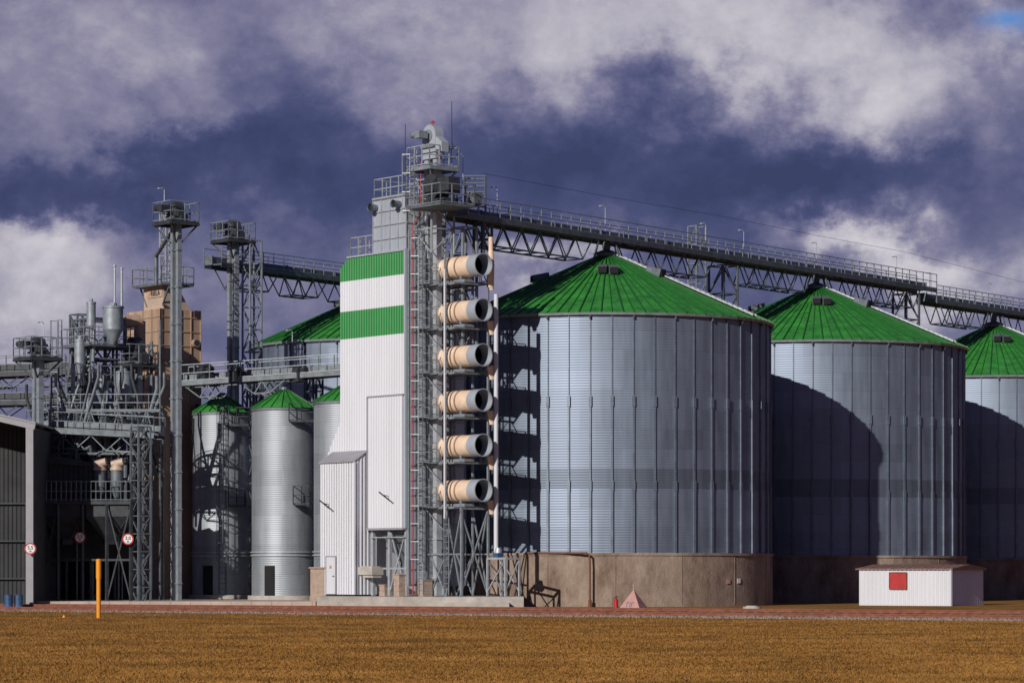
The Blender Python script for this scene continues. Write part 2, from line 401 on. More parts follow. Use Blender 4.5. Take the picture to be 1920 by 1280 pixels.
# ---------------------------------------------------------------- dryer tower
C0=V((XP(762,166),166,0))
def T(s,b,z,out=0): return C0-A*s+B*b+UP*z
tw=Thing('dryer_tower','tall white clad grain dryer tower with two green bands','grain dryer',C0)
SL=6.28; SB=4.2; ZT=20.2; ZG=4.47
def corr(mb,s0,s1,out,zlo,zhi,breaks,mats,per=.24,dep=.04,org=C0,du=-A,dn=-B):
    n=int((s1-s0)/per*4); 
    prev=None
    for i in range(n+1):
        s=s0+(s1-s0)*i/n; o=out+(dep if (i%4) in (0,1) else 0)
        cur=(s,o)
        if prev:
            zs=[-1]+list(breaks)+[99]
            for j,m in enumerate(mats):
                def q(sv,ov,z): return org+du*sv+dn*ov+UP*z
                a=[max(zs[j],zlo(prev[0])),max(zs[j],zlo(s))]; b=[min(zs[j+1],zhi(prev[0])),min(zs[j+1],zhi(s))]
                if b[0]<=a[0]+1e-4 and b[1]<=a[1]+1e-4: continue
                b=[max(b[0],a[0]),max(b[1],a[1])]
                mb.face([q(prev[0],prev[1],a[0]),q(s,o,a[1]),q(s,o,b[1]),q(prev[0],prev[1],b[0])],m)
        prev=cur
zhi=lambda s: ZT if s<SL-.75 else ZT-(s-(SL-.75))*.75
zlo=lambda s: ZG if s<3.6 else .7
mb=MB(); corr(mb,0,SL,.05,zlo,zhi,[15.5,17.1,18.85],[0,1,0,1]); corr(mb,SL,SL+1.25,.05,zlo,lambda s:10.75-(s-SL)*1.45,[],[0])
mb.prism([T(.02,.0,ZG),T(SL,.0,ZG),T(SL,.0,ZT-.6),T(SL-.75,.0,ZT-.02),T(.02,.0,ZT-.02)],B*SB,0)
mb.prism([T(3.6,.0,.7),T(SL+1.22,.0,.7),T(SL+1.22,.0,8.95),T(SL,.0,10.7),T(SL,.0,ZG),T(3.6,.0,ZG)],B*SB*.8,0)
wall=tw.part('wall',mb,['white','gstripe'],ang=20)
mb=MB(); corr(mb,.05,3.4,.2,lambda s:4.5,lambda s:12.0,[],[0]); mb.obox(T(.05,0,4.5)-B*.19,-A*3.35,B*.12,UP*7.5,0)
mb.beam(T(.0,-.22,12.03),T(3.45,-.22,12.03),.1,.08,mat=1); mb.beam(T(3.43,-.24,4.5),T(3.43,-.24,12.0),.06,.06,mat=1)
mb.beam(T(0,-.12,4.45),T(3.5,-.12,4.45),.3,.12,mat=1)
tw.part('access_panel',mb,['white','grayroof'],ang=20)
mb=MB(); mb.beam(T(0,-.06,ZG),T(0,-.06,ZT),.14,.14); mb.beam(T(0,-.08,ZT+.02),T(SL-.7,-.08,ZT+.02),.12,.1)
tw.part('corner_trim',mb,'panel')
mb=MB(); mb.obox(T(-.03,.05,1.2),A*.06,B*(SB-.05),UP*(ZT-1.2),0)
z=1.3
while z<ZT: mb.beam(T(-.11,.03,z),T(-.11,SB,z),.05,.06,mat=1); z+=.84
for b in (.08,1.0,1.95,3.1,4.15): mb.beam(T(-.11,b,1.2),T(-.11,b,ZT),.06,.06,mat=1)
tw.part('side_casing',mb,['panel','galvmid'])
mb=MB(); S0,S1,O=3.62,7.0,.95; ZE=8.3; ZR=8.95
f=lambda s:.7
corr(mb,S0,S1,O,f,lambda s:ZE,[],[0])
mb.prism([T(S0,-O,.7),T(S1,-O,.7),T(S1,-O,ZE),T(S0,-O,ZE)],B*(O+.02),0)
corr(mb,0,O,0.0,f,lambda s:ZE+.6*(1-s/O),[],[0],org=T(S0,0,0),du=-B,dn=A)
mb.prism([T(S0,-O,ZE),T(S0,0,ZE),T(S0,0,ZR)],-A*(S1-S0),0)
mb.obox(T(S0-.08,-O-.13,ZE-.0),-A*(S1-S0+.16),B*(O+.13)+UP*(ZR-ZE+.03),UP*.06,1)
mb.beam(T(S0-.05,-O-.08,.7),T(S0-.05,-O-.08,ZE),.1,.1,mat=0)
annex=tw.part('annexe',mb,['white','grayroof'],ang=20)
mb=MB(); sd=5.4
mb.obox(T(sd,-O-.05,.72),-A*.95,-B*.05,UP*2.15,0)
for s in (sd,sd+.95): mb.beam(T(s,-O-.1,.72),T(s,-O-.1,2.9),.06,.06,mat=1)
mb.beam(T(sd,-O-.1,2.9),T(sd+.95,-O-.1,2.9),.06,.06,mat=1)
dr=tw.part('door',mb,['white','grayroof'],parent=annex)
mb=MB(); mb.beam(T(sd+.12,-O-.13,1.75),T(sd+.27,-O-.13,1.75),.04); tw.part('handle',mb,'blk',parent=dr)
mb=MB(); mb.obox(T(sd+.4,-O-.105,2.2),-A*.2,-B*.01,UP*.16); tw.part('notice_plate',mb,'pink',parent=dr)
for (s,b,z) in ((6.1,-O-.08,5.9),(1.3,-.3,6.3)):
    mb=MB(); p=T(s,b,z); mb.beam(p,p-B*.3+UP*.05,.04); mb.beam(p-B*.3+A*.5-UP*.25,p-B*.3-A*.5+UP*.25,.07,.05); tw.part('wall_lamp',mb,'blk')
UB=2.85; US=3.25
mb=MB(); mb.obox(T(.12,.1,ZT),-A*(US-.12),B*(UB-.1),UP*3.15,0)
for z in (ZT+.05,ZT+.8,ZT+1.6,ZT+2.4,ZT+3.12):
    mb.beam(T(.1,.06,z),T(US,.06,z),.06,.07,mat=1); mb.beam(T(.08,.06,z),T(.08,UB,z),.06,.07,mat=1)
for s in (.1,.85,1.65,2.45,US): mb.beam(T(s,.06,ZT),T(s,.06,ZT+3.15),.06,.06,mat=1)
for b in (.9,1.8,UB): mb.beam(T(.08,b,ZT),T(.08,b,ZT+3.15),.06,.06,mat=1)
up=tw.part('upper_casing',mb,['panel','galv'])
for s in (.75,3.0):
    mb=MB(); p=T(s,.05,ZT+2.65); q=p-B*.42+A*.06
    mb.cyl(p,q,.2,.2,n=16,cap=False); mb.cyl(p,q-(q-p)*.15,.19,.19,n=16,mat=1); mb.cyl(q,q-B*.08,.2,.24,n=16,cap=False)
    tw.part('exhaust_vent',mb,['stiff','black'],parent=up)
mb=MB(); z=ZT+3.15; mb.railing([T(.15,.15,z),T(US,.15,z),T(US,UB-.1,z),T(.15,UB-.1,z)],1.15,.05,.8,closed=True); mb.beam(T(.1,.1,z+.02),T(US,.1,z+.02),.25,.1)
tw.part('roof_railing',mb,'galv')
mb=MB(); mb.railing([T(US,.1,ZT),T(SL-.8,.1,ZT),T(SL-.8,SB-.1,ZT)],1.15,.05,.7); tw.part('roof_railing',mb,'galv')
mb=MB(); mb.railing([T(-.1,.1,ZT),T(-.1,SB,ZT)],1.1,.05,.8); tw.part('roof_railing',mb,'galv')
def G(a,b,z): return C0+A*a+B*b+UP*z
mb=MB()
ducts=[19.16-2.52*i for i in range(6)]
posts=[(.3,1.05),(1.9,1.3),(.3,3.2),(2.0,3.2),(3.4,3.2)]
for a,b in posts: mb.beam(G(a,b,.65),G(a,b,19.9),.11,.11)
mb.beam(G(3.4,1.3,.65),G(3.4,1.3,5.6),.12,.12)
for i,z in enumerate(ducts):
    mb.beam(G(0,1.3,z-.95),G(3.0,1.3,z-.95),.08,.1); mb.beam(G(0,3.2,z-.95),G(3.6,3.2,z-.95),.08,.1)
    mb.beam(G(.35,3.2,z-.95),G(2.0,3.2,z+.9),.05); mb.beam(G(2.0,3.2,z+.9),G(3.4,3.2,z-.95),.05)
    mb.beam(G(.35,1.05,z-.95),G(1.9,1.3,z-2.3),.05)
    for a in (.35,1.9,3.0): mb.beam(G(a,1.05,z-.95),G(a,3.2,z-.95),.08,.1)
for b in (1.3,3.2):
    mb.beam(G(.5,b,.65),G(2.0,b,3),.07); mb.beam(G(2.0,b,.65),G(.5,b,3),.07); mb.beam(G(2.0,b,.65),G(3.4,b,5.5),.07); mb.beam(G(3.4,b,.65),G(2,b,5.5),.07); mb.beam(G(0,b,3),G(3.4,b,3),.08)
for a in (.5,3.4): mb.beam(G(a,1.2,.65),G(a,3.2,5.5),.07); mb.beam(G(a,3.2,.65),G(a,1.2,5.5),.07)
mb.beam(G(3.4,1.3,5.55),G(3.4,3.2,5.55),.1)
st=tw.part('staging_frame',mb,'galvmid')
for z in ducts:
    for (bq,aw,pts) in ((.6,1.3,[(.1,.6),(1.4,.6),(1.4,1.05)]),(2.95,3.0,[(3.1,2.95),(3.1,3.4),(.3,3.4)])):
        mb=MB(); mb.obox(G(.1,bq,z-.9),A*aw,B*.45,UP*.05)
        mb.railing([G(a,b,z-.85) for a,b in pts],1.05,.035,.7)
        tw.part('platform',mb,'galvmid',parent=st)
mb=MB(); mb.ladder(G(.65,.5,.7),G(.65,.5,20.8),A,.42,cage=-B); tw.part('ladder',mb,'galv')
mb=MB(); mb.ladder(G(2.6,.85,.7),G(2.6,.85,5),A,.42); tw.part('ladder',mb,'galvmid')
mb=MB(); mb.pipe([G(.25,.28,.7),G(.25,.28,21.6)],.035,8); mb.pipe([G(.25,.28,21.6),G(.3,.8,22.2),G(.3,.8,25.2)],.03,8); tw.part('red_pipe',mb,'red')
for z in ducts:
    mb=MB(); bb=2.1
    seq=[(-.05,.50,0),(.45,.50,0),(.5,.57,0),(.75,.58,0),(1.1,.61,0),(1.6,.62,1),(1.605,.655,1),(1.70,.655,1),(1.705,.62,0),(2.45,.62,1),(2.455,.65,1),(2.55,.65,1),(2.555,.61,0),(3.55,.61,0)]
    for (a0,r0,m0),(a1,r1,m1) in zip(seq,seq[1:]): mb.cyl(G(a0,bb,z),G(a1,bb,z),r0,r1,n=32,cap=False,mat=m0)
    d=tw.part('exhaust_duct',mb,['cream','band'],ang=25)
    mb=MB()
    for (a0,r0,a1,r1) in ((3.55,.61,3.58,.63),(3.58,.63,4.3,.63),(4.3,.65,4.38,.65),(4.38,.65,4.381,.60)): mb.cyl(G(a0,bb,z),G(a1,bb,z),r0,r1,n=32,cap=False,mat=0)
    mb.cyl(G(4.38,bb,z),G(3.5,bb,z),.60,.58,n=32,cap=False,mat=0)
    mb.cyl(G(3.5,bb,z),G(2.3,bb,z),.58,.56,n=32,cap=False,mat=1)
    mb.cyl(G(2.28,bb,z),G(2.36,bb,z),.56,n=28,mat=1)
    tw.part('duct_mouth',mb,['panel','inside'],parent=d,ang=25)
    mb=MB(); mb.cbox(G(1.8,bb,z-.8),1.3,.35,.08); mb.beam(G(1.3,bb-.3,z-.8),G(1.3,bb-.3,z-.4),.1); mb.beam(G(2.7,bb-.3,z-.8),G(2.7,bb-.3,z-.4),.1)
    mb.cbox(G(.2,bb+.0,z),.15,.72,.72); tw.part('duct_cradle',mb,'galvmid',parent=d)
mb=MB(); mb.pipe([G(4.0,3.3,3.1),G(4.0,3.3,17.6)],.13,14); tw.part('riser_pipe',mb,'white')
mb=MB(); mb.pipe([G(2.3,.95,19),G(2.3,.95,.9)],.055,10); tw.part('riser_pipe',mb,'white')
mb=MB(); mb.pipe([G(3.9,3.0,20.8),G(3.9,3.0,20.0)],.13); mb.pipe([G(3.9,3.0,20.0),G(4.1,2.9,19.2),G(3.8,3.1,18)],.16); tw.part('dust_chute',mb,'cream')
for z in ducts:
    mb=MB(); mb.cyl(G(3.8,3.15,z-1.3),G(3.85,3.0,z-.55),.13,.19,n=12); tw.part('dust_chute',mb,'cream')
mb=MB(); mb.cbox(G(4.2,3.3,2.95),.22,.2,.12,mat=0); mb.cyl(G(4.2,3.3,3.05),G(4.2,3.3,3.35),.22,.16,n=14,mat=1); tw.part('blower',mb,['blue','galv'])
mb=MB(); 
for a,b in ((3.6,3.0),(5.2,3.0),(3.6,4.0),(5.2,4.0)): mb.beam(G(a,b,.65),G(a,b,2.75),.1)
for (p,q) in (((3.6,3),(5.2,3)),((5.2,3),(5.2,4)),((5.2,4),(3.6,4)),((3.6,4),(3.6,3))):
    mb.beam(G(*p,2.75),G(*q,2.75),.12); mb.beam(G(*p,.9),G(*q,2.7),.06)
tw.part('blower_stand',mb,'galv')
mb=MB()
for s in (.1,1.7,3.3):
    for b in (.1,SB-.2): mb.beam(T(s,b,.65),T(s,b,ZG),.18,.18)
mb.beam(T(.1,.1,.8),T(1.7,.1,ZG),.08); mb.beam(T(1.7,.1,.8),T(.1,.1,ZG),.08); mb.beam(T(3.3,.1,2.2),T(.1,.1,2.2),.1); mb.beam(T(0,-.1,ZG-.5),T(3.3,-.1,ZG-.5),.06)
mb.beam(T(3.3,SB-.2,2.2),T(.1,SB-.2,2.2),.1); mb.beam(T(.1,.1,2.2),T(.1,SB-.2,2.2),.1)
tw.part('support_frame',mb,'galv')
mb=MB()
top=[T(.3,.3,ZG-.1),T(3.0,.3,ZG-.1),T(3.0,3.6,ZG-.1),T(.3,3.6,ZG-.1)]; bot=[T(1.2,1.2,2.5),T(2.1,1.2,2.5),T(2.1,2.3,2.5),T(1.2,2.3,2.5)]
for k in range(4): mb.face([top[k],top[(k+1)%4],bot[(k+1)%4],bot[k]])
mb.cbox(T(1.65,1.7,2.2),.5,.5,.3)
tw.part('discharge_hopper',mb,'galvdark')
mb=MB(); mb.cbox(T(3.0,-.35,2.05),.75,.4,.22); mb.cbox(T(2.8,-.35,1.75),.5,.3,.08); mb.cbox(T(3.0,-.35,2.3),.6,.3,.03); tw.part('gearbox',mb,'conc2')
for (s,b,hh) in ((.35,-.15,.6),(-.6,.9,.55),(2.6,.5,.3)):
    mb=MB()
    for j in range(int(hh/.15)): mb.cbox(T(s,b,.62+.15+j*.3),.26-.01*(j%2),.3,.145)
    mb.cbox(T(s,b,.62+.15*2*int(hh/.15)+.03),.3,.34,.03); tw.part('block_pier',mb,'brick')
mb=MB(); mb.obox((XP(594,163.5),163.5,0),(XP(982,163.5)-XP(594,163.5),0,0),(0,11,0),(0,0,.62))
mb.obox((XP(800,163.5),162.9,0),(4.6,0,0),(0,.6,0),(0,0,.3))
single('foundation_slab','raised pale concrete slab under the white dryer tower','slab',mb,'conc2',(XP(790,163.5),163.5,0))
# ---------------------------------------------------------------- bucket elevators
def elevator(c,z0,ztop,label,ps=1.35,tr=.3,gap=.55,m='galv',hm='galvdark',bright=False,ladder=True,mast=None,drop=0):
    c=V((c[0],c[1],0)); t=Thing('bucket_elevator',label,'bucket elevator',c+UP*z0,group='bucket elevators of the grain plant')
    for s in(-1,1):
        mb=MB(); p=c+A*gap*.5*s*1.3; mb.cbox(p+UP*(z0+ztop-1.0)/2,tr*.5,tr*.55,(ztop-1.0-z0)/2)
        z=z0+1
        while z<ztop-1: mb.cbox(p+UP*z,tr*.5+.05,tr*.55+.05,.03); z+=2.2
        t.part('trunk',mb,m)
    mb=MB(); r=gap*.65+tr*.5+.05; zc=ztop-r; th=.3
    prof=[(-r,-r*1.3-drop*.6),(r,-r*1.3-drop*.6),(r,0)]+[(r*math.cos(k*math.pi/10),r*math.sin(k*math.pi/10)) for k in range(1,10)]+[(-r,0)]
    mb.prism([c+A*x+UP*(zc+z)-B*th for x,z in prof],B*2*th,0)
    mb.cyl(c+UP*zc-B*(th+.06),c+UP*zc+B*(th+.06),r*.55,n=18,mat=1); mb.cyl(c+UP*zc-B*(th+.35),c+UP*zc+B*(th+.35),.09,n=10,mat=1)
    mb.beam(c+UP*(zc-r)-B*(th+.1)-A*r,c+UP*(zc-r)-B*(th+.1)+A*r,.1,.12,mat=1)
    mb.prism([c+A*r+UP*(zc-.1)-B*.25,c+A*(r+.5)+UP*(zc-.45)-B*.25,c+A*(r+.5)+UP*(zc-1.0)-B*.25,c+A*r+UP*(zc-r*1.3)-B*.25],B*.5,0)
    hd=t.part('head',mb,[('panel' if bright else hm),'galvmid' if bright else 'galvdark'])
    mb=MB(); mb.cbox(c+UP*zc-B*(th+.55),.22,.3,.2); mb.cyl(c+UP*(zc+.05)-B*(th+.6)-A*.2,c+UP*(zc+.05)-B*(th+.6)-A*.75,.18,n=12); t.part('drive_motor',mb,hm,parent=hd)
    zp=zc-r*1.3-.15-drop; mb=MB()
    mb.cbox(c+UP*(zp-.05),ps,ps,.05); 
    for s in(-1,1): mb.beam(c+A*ps*s-B*ps+UP*(zp-.15),c+A*ps*s+B*ps+UP*(zp-.15),.12,.16); mb.beam(c+B*ps*s-A*ps+UP*(zp-.15),c+B*ps*s+A*ps+UP*(zp-.15),.12,.16)
    for i in(-1,1):
        for j in(-1,1): mb.beam(c+A*ps*i+B*ps*j+UP*(zp-.1),c+A*.3*i+B*.2*j+UP*(zp-1.2),.09)
    t.part('platform',mb,hm)
    mb=MB(); q=[c+A*ps*i+B*ps*j+UP*zp for i,j in((-1,-1),(1,-1),(1,1),(-1,1))]; mb.railing(q,1.15,.05,.8,closed=True); t.part('railing',mb,m)
    if ladder:
        mb=MB(); b=c-B*(tr*.55+.2); mb.ladder(b+UP*z0,b+UP*zp,A,.4,cage=-B); t.part('ladder',mb,m)
    if mast:
        mb=MB(); mb.lattice(c+A*mast[0]+B*mast[1],z0,zp,mast[2],mast[2],.08,1.5); t.part('lattice_mast',mb,m)
    return t
ec=G(.45,1.55,0)
elevator(ec,.65,27.35,'tall galvanised bucket elevator rising beside the white dryer tower',ps=1.05,tr=.34,gap=.62,bright=True,ladder=False,drop=.85,hm='galvmid')
lc=G(.5,1.6,0)
mb=MB(); mb.lattice(lc,ZT-.2,24.2,.8,.8,.07,1.3); 
single('lattice_frame','galvanised lattice frame around the top of the tall elevator','steel frame',mb,'galv',(lc.x,lc.y,ZT-.2))
mb=MB(); q0=G(-.15,.5,0); mb.ladder(q0+UP*20.3,q0+UP*25.6,A,.42,cage=-B); single('caged_ladder','galvanised caged ladder up to the elevator head platform','ladder',mb,'galv',q0+UP*20.3)
for (px,y0,y1) in ((760,232,320),(847,190,275)):
    mb=MB(); p=W(px,y1,166); q=W(px,y0,166); mb.cyl(p,q,.035,.02,n=6)
    mb.cyl(p-UP*.1,p+UP*.3,.05,n=8); single('lightning_rod','thin lightning rod on the elevator head platform','lightning rod',mb,'dark',p)
mb=MB(); p=ec+UP*27.3; mb.beam(p,p+UP*.25,.04); mb.cyl(p+UP*.22-V((.16,0,0)),p+UP*.22+V((.16,0,0)),.04,n=10); mb.cyl(p+UP*.25,p+UP*.34,.05,.03,n=10)
single('obstruction_light','small red aviation warning light on the elevator head','warning light',mb,'red',p)
e1=V((XP(330,174.5),174.5,0)); elevator(e1,.3,ZP(378,174.5),'tall twin trunk bucket elevator beside the tan dryer',ps=.98,tr=.24,gap=.46,m='galvmid',hm='dark',ladder=False)
e2=V((XP(437,193),193,0)); elevator(e2,.3,ZP(412,193),'bucket elevator feeding the inclined conveyor bridge',ps=1.05,gap=.5,m='galvmid',hm='dark',mast=(.6,1.1,.45),ladder=False)
e3=V((XP(253,180),180,0)); elevator(e3,.3,ZP(632,180),'short bucket elevator over the loading hoppers',ps=1.0,gap=.7,m='galvmid',hm='dark',ladder=False)
e4=V((XP(71,174),174,0)); elevator(e4,.3,ZP(632,174),'short bucket elevator standing behind the open shed',ps=1.05,gap=.4,m='galvmid',hm='dark',ladder=False)
# ---------------------------------------------------------------- conveyors
def conveyor(P,Q,label,trs,cw=.55,ch=.5,rail_h=1.05,td=1.35,ww=.75,m='galvdark',m2='dark',railw=.045,rm='galvmid'):
    P=V(P);Q=V(Q); d=(Q-P); L=d.length; dn=d.normalized(); r=V((dn.y,-dn.x,0)).normalized()
    if r.y>0: r=-r
    t=Thing('conveyor_bridge',label,'conveyor',P,group='elevated grain conveyor bridges')
    mb=MB()
    mb.beam(P-r*.3+UP*.15,Q-r*.3+UP*.15,cw,ch)
    n=int(L/2.4)
    for i in range(n+1):
        c=P.lerp(Q,i/n)-r*.3+UP*.15; mb.beam(c-dn*.04,c+dn*.04,cw+.1,ch+.1)
    t.part('casing',mb,m)
    mb=MB(); mb.beam(P+r*.45-UP*.15,Q+r*.45-UP*.15,ww,.08); mb.beam(P+r*.85-UP*.2,Q+r*.85-UP*.2,.08,.28); mb.beam(P-r*.75-UP*.2,Q-r*.75-UP*.2,.08,.28); t.part('walkway',mb,m)
    mb=MB(); mb.railing([P+r*.85-UP*.1,Q+r*.85-UP*.1],rail_h,railw,1.0); t.part('railing',mb,rm)
    mb=MB(); mb.railing([P-r*.75-UP*.1,Q-r*.75-UP*.1],rail_h,railw,1.5); t.part('railing',mb,rm)
    for (a,b) in trs:
        mb=MB(); p=P.lerp(Q,a); q=P.lerp(Q,b); n=max(2,round((q-p).length/1.7))
        ins=dn*1.0
        for o in (r*.7,-r*.6):
            mb.beam(p+o-UP*.35,q+o-UP*.35,.09,.09)
            mb.beam(p+o+ins-UP*(td+.3),q+o-ins-UP*(td+.3),.09,.09)
            for i in range(n):
                u=p.lerp(q,i/n); v=p.lerp(q,(i+1)/n)
                lo=lambda x:(p+ins if (x-p).length<1 else (q-ins if (q-x).length<1 else x))
                mb.beam(u+o-UP*.35,lo((u+v)/2)+o-UP*(td+.3),.06); mb.beam(v+o-UP*.35,lo((u+v)/2)+o-UP*(td+.3),.06)
        for i in range(n+1):
            u=(p+dn).lerp(q-dn,i/n)-UP*(td+.3); mb.beam(u+r*.7,u-r*.6,.06)
        t.part('truss',mb,m)
    return t,P,Q,r,dn
ZC=22.25
c1=conveyor(RP(-.60)+UP*ZC,RP(1.62)+UP*ZC,'long conveyor bridge with railings above the big silos',[(.03,.225),(.31,.47),(.53,.69),(.77,.96)])
c2=conveyor(RP(1.62)+UP*(ZC-.75),RP(3.1)+UP*(ZC-.75),'lower conveyor bridge section above the far silo',[(.02,.22),(.38,.6)])
c3=conveyor(W(398,492,192.5),W(715,532,206),'conveyor bridge running to the silo behind the dryer tower',[(.05,.33),(.36,.62),(.65,.95)],td=1.3)
c4=conveyor(W(345,715,181.5),W(665,693,178.5),'catwalk conveyor above the slim silos',[(.03,.3),(.35,.62)],td=.8)
for k,(px,D) in enumerate(((385,181),(440,180),(560,179))):
    mb=MB(); p=W(px,690,D); mb.cyl(p-A*.3-UP*.15,p+A*.3-UP*.15,.42 if k==0 else .3,n=16); mb.cbox(p-UP*.55,.45,.35,.3); mb.cyl(p+A*.35-UP*.1,p+A*.8-UP*.1,.17,n=10)
    single('conveyor_drive','dark conveyor drive drum and motor on the catwalk','conveyor drive',mb,'dark',p,group='conveyor drives on the catwalk')
for tt,zz in ((0,21.2),(1,21.2),(2.04,20.3)):
    mb=MB(); c=RP(tt); z1=(ZC if tt<1.6 else ZC-.75)-.3
    for i in(-1,1):
        for j in(-1,1): mb.beam(c+V((i*.9,j*.9,zz-.75)),c+V((i*.5,j*.5,z1)),.1)
    mb.cyl(c+UP*(zz+.4),c+UP*z1,.25,n=10)
    single('roof_saddle','steel support frame between silo roof and conveyor','steel frame',mb,'galvdark',c+UP*(zz-.75),group='saddle frames on the silo roofs')
def column(c,z0,z1,hw,label,m='galvdark',step=1.8,w=.1):
    mb=MB(); mb.lattice(c,z0,z1,hw,hw,w,step,mat=0)
    return single('lattice_column',label,'steel column',mb,m,(c[0],c[1],z0),group='lattice columns carrying the conveyors')
rr=c1[3]
column(RP(.53),0,21.6,.65,'lattice steel column carrying the conveyor between silos')
column(RP(.53)-rr*2.0,0,24.3,.4,'lattice steel stair column behind the conveyor',w=.07,m='galvmid',step=1.2)
column(RP(1.5),0,21.6,.65,'lattice steel column carrying the conveyor between silos')
column(RP(-.57),14.5,21.5,.5,'lattice steel column next to the dryer staging',m='galvmid')
mb=MB(); q0=RP(-.5)+UP*20.2; mb.lattice(q0,19.0,22.0,.45,.3,.09,1.0); single('bracket_frame','short lattice bracket under the conveyor end','steel frame',mb,'galvdark',q0)
hc=RP(-.66)
b=hc+UP*23.6
t=Thing('conveyor_head_station','dark conveyor head drum on railed platform beside the tower','conveyor drive',hc+UP*22.5)
mb=MB(); mb.cyl(b-B*.4-A*.4,b+B*.45-A*.4,.75,n=24); mb.cyl(b-B*.5-A*.4,b-B*.4-A*.4,.45,n=18); mb.cbox(b+A*.6,.7,.4,.45); mb.cbox(b-UP*.95,1.0,.5,.25); t.part('drum_housing',mb,'dark')
mb=MB(); mb.cbox(hc+UP*22.45,1.6,1.2,.06); t.part('platform',mb,'galvdark')
q=[hc+A*1.6*i+B*1.2*j+UP*22.5 for i,j in((-1,-1),(1,-1),(1,1),(-1,1))]; mb=MB(); mb.railing(q,1.1,.05,.8,closed=True); t.part('railing',mb,'galvmid')
q=[RP(-.53)+V((i,j,0)) for i,j in((-.6,-.6),(.6,-.6),(.6,.6),(-.6,.6))]
mb=MB()
for p in q: mb.beam(p+UP*22.3,p+UP*24.5,.08)
for z in (22.9,23.6,24.1,24.5): mb.path([p+UP*z for p in q]+[q[0]+UP*z],.06)
mb.cbox(RP(-.53)+UP*23.3,.3,.3,.4)
t.part('hoist_frame',mb,'galvdark')
def lamp(p,h,label='slim galvanised lamp post on the conveyor walkway'):
    p=V(p); t=Thing('lamp_post',label,'lamp post',p,group='lamp posts along the conveyor walkways')
    mb=MB(); mb.cyl(p,p+UP*h,.03,.02,n=6); q=p+UP*h; mb.path([q,q+V((-.08,-.1,.1)),q+V((-.22,-.15,.08))],.035); t.part('pole',mb,'galv')
    mb=MB(); mb.cbox(q+V((-.28,-.17,.06)),.1,.06,.035); t.part('lamp_head',mb,'galv')
for px in (953,1155,1343,1414,1550,1700,1765,1877):
    k=(px-960)/F; tt=(row0.x-k*row0.y)/(k*rowd.y-rowd.x); zc=ZC if tt<1.62 else ZC-.75
    lamp(RP(tt)-rr*.8+UP*(zc-.1),2.1)
lamp(W(868,345,168),1.6); lamp(W(548,640,179),.6); lamp(W(82,635,174),.9); lamp(W(308,378,174.5),.7)
mb=MB(); pts=[RP(-.5)+UP*24.8,RP(.03)+UP*24.75,RP(.53)+UP*24.8,RP(1.02)+UP*24.65,RP(1.5)+UP*24.6,RP(2.24)+UP*23.9,RP(3.2)+UP*23.8]
mb.pipe(pts,.011,4); single('overhead_cable','thin black cable strung above the conveyor bridge','cable',mb,'blk',pts[0])
# ---------------------------------------------------------------- tan dryer on left
dc=W(302,1065,184); dc.z=0
def H(s,b,z,o=None): return (o or dc)-A*s+B*b+UP*z
td=Thing('grain_dryer','tall tan panelled grain dryer with railed top and sign','grain dryer',dc)
mb=MB()
zt2=ZP(578,184)
mb.obox(H(0,0,.3),-A*3.9,B*2.95,UP*(zt2-.3),0)
z=.9
while z<zt2: mb.beam(H(-.03,0,z),H(-.03,2.95,z),.05,.05,mat=1); mb.beam(H(0,-.03,z),H(3.9,-.03,z),.05,.05,mat=1); z+=.9
for b in (.02,.7,1.45,2.2,2.92): mb.beam(H(-.04,b,.3),H(-.04,b,zt2),.06,.06,mat=1)
for s in (0,1.05,2.1,3.88): mb.beam(H(s,-.04,.3),H(s,-.04,zt2),.06,.06,mat=1)
td.part('body',mb,['tan','tan'])
mb=MB(); zt3=ZP(535,184)
mb.obox(H(.2,.3,zt2),-A*2.3,B*1.3,UP*(zt3-zt2),0); mb.beam(H(.2,.25,zt3),H(2.5,.25,zt3),.12,.12); 
mb.prism([H(.2,1.6,zt2),H(.2,2.3,zt2),H(.2,1.6,zt2+1.1)],-A*2.3,0)
td.part('upper_housing',mb,['beige'])
mb=MB(); mb.cbox(H(1.2,.9,zt3+.06),1.7,1.2,.06)
for i in(-1,1): mb.beam(H(1.2,.3,zt3)+A*1.7*i,H(1.2,.3,zt3-1.2)+A*.9*i,.08)
td.part('top_platform',mb,'galvdark')
mb=MB(); q=[H(1.2,.9,zt3+.1)+A*1.7*i+B*1.2*j for i,j in((-1,-1),(1,-1),(1,1),(-1,1))]; mb.railing(q,1.1,.055,.8,closed=True); td.part('railing',mb,'galvmid')
sg=H(1.15,.27,zt3-.42)
mb=MB(); mb.obox(sg+A*.85-UP*.24,-A*1.7,-B*.03,UP*.48,0); pl=td.part('name_board',mb,['beige'])
td.text('lettering','RIELA',.42,sg-B*.05+A*.12,A,UP,'blk',parent=pl)
mb=MB(); mb.prism([sg-A*.75-UP*.12-B*.04,sg-A*.55-UP*.12-B*.04,sg-A*.4+UP*.16-B*.04,sg-A*.5+UP*.16-B*.04],-B*.01); td.part('emblem',mb,'orange',parent=pl)
mb=MB(); mc=H(1.6,1.5,0); mb.lattice(mc,zt3,ZP(385,185),.35,.35,.07,1.0); td.part('lattice_mast',mb,'galv')
mb=MB(); mb.pipe([W(293,535,182),W(293,480,182),W(318,440,176)],.12,8); td.part('feed_pipe',mb,'galvdark')
mb=MB(); p=W(262,602,181); mb.cyl(p,p+V((-.9,-.6,-.1)),.4,.4,n=18); mb.cyl(p+V((-.9,-.6,-.1)),p+V((-1.0,-.66,-.12)),.46,n=18); mb.pipe([p,p-UP*2.4],.36,16); td.part('exhaust_elbow',mb,'tan')
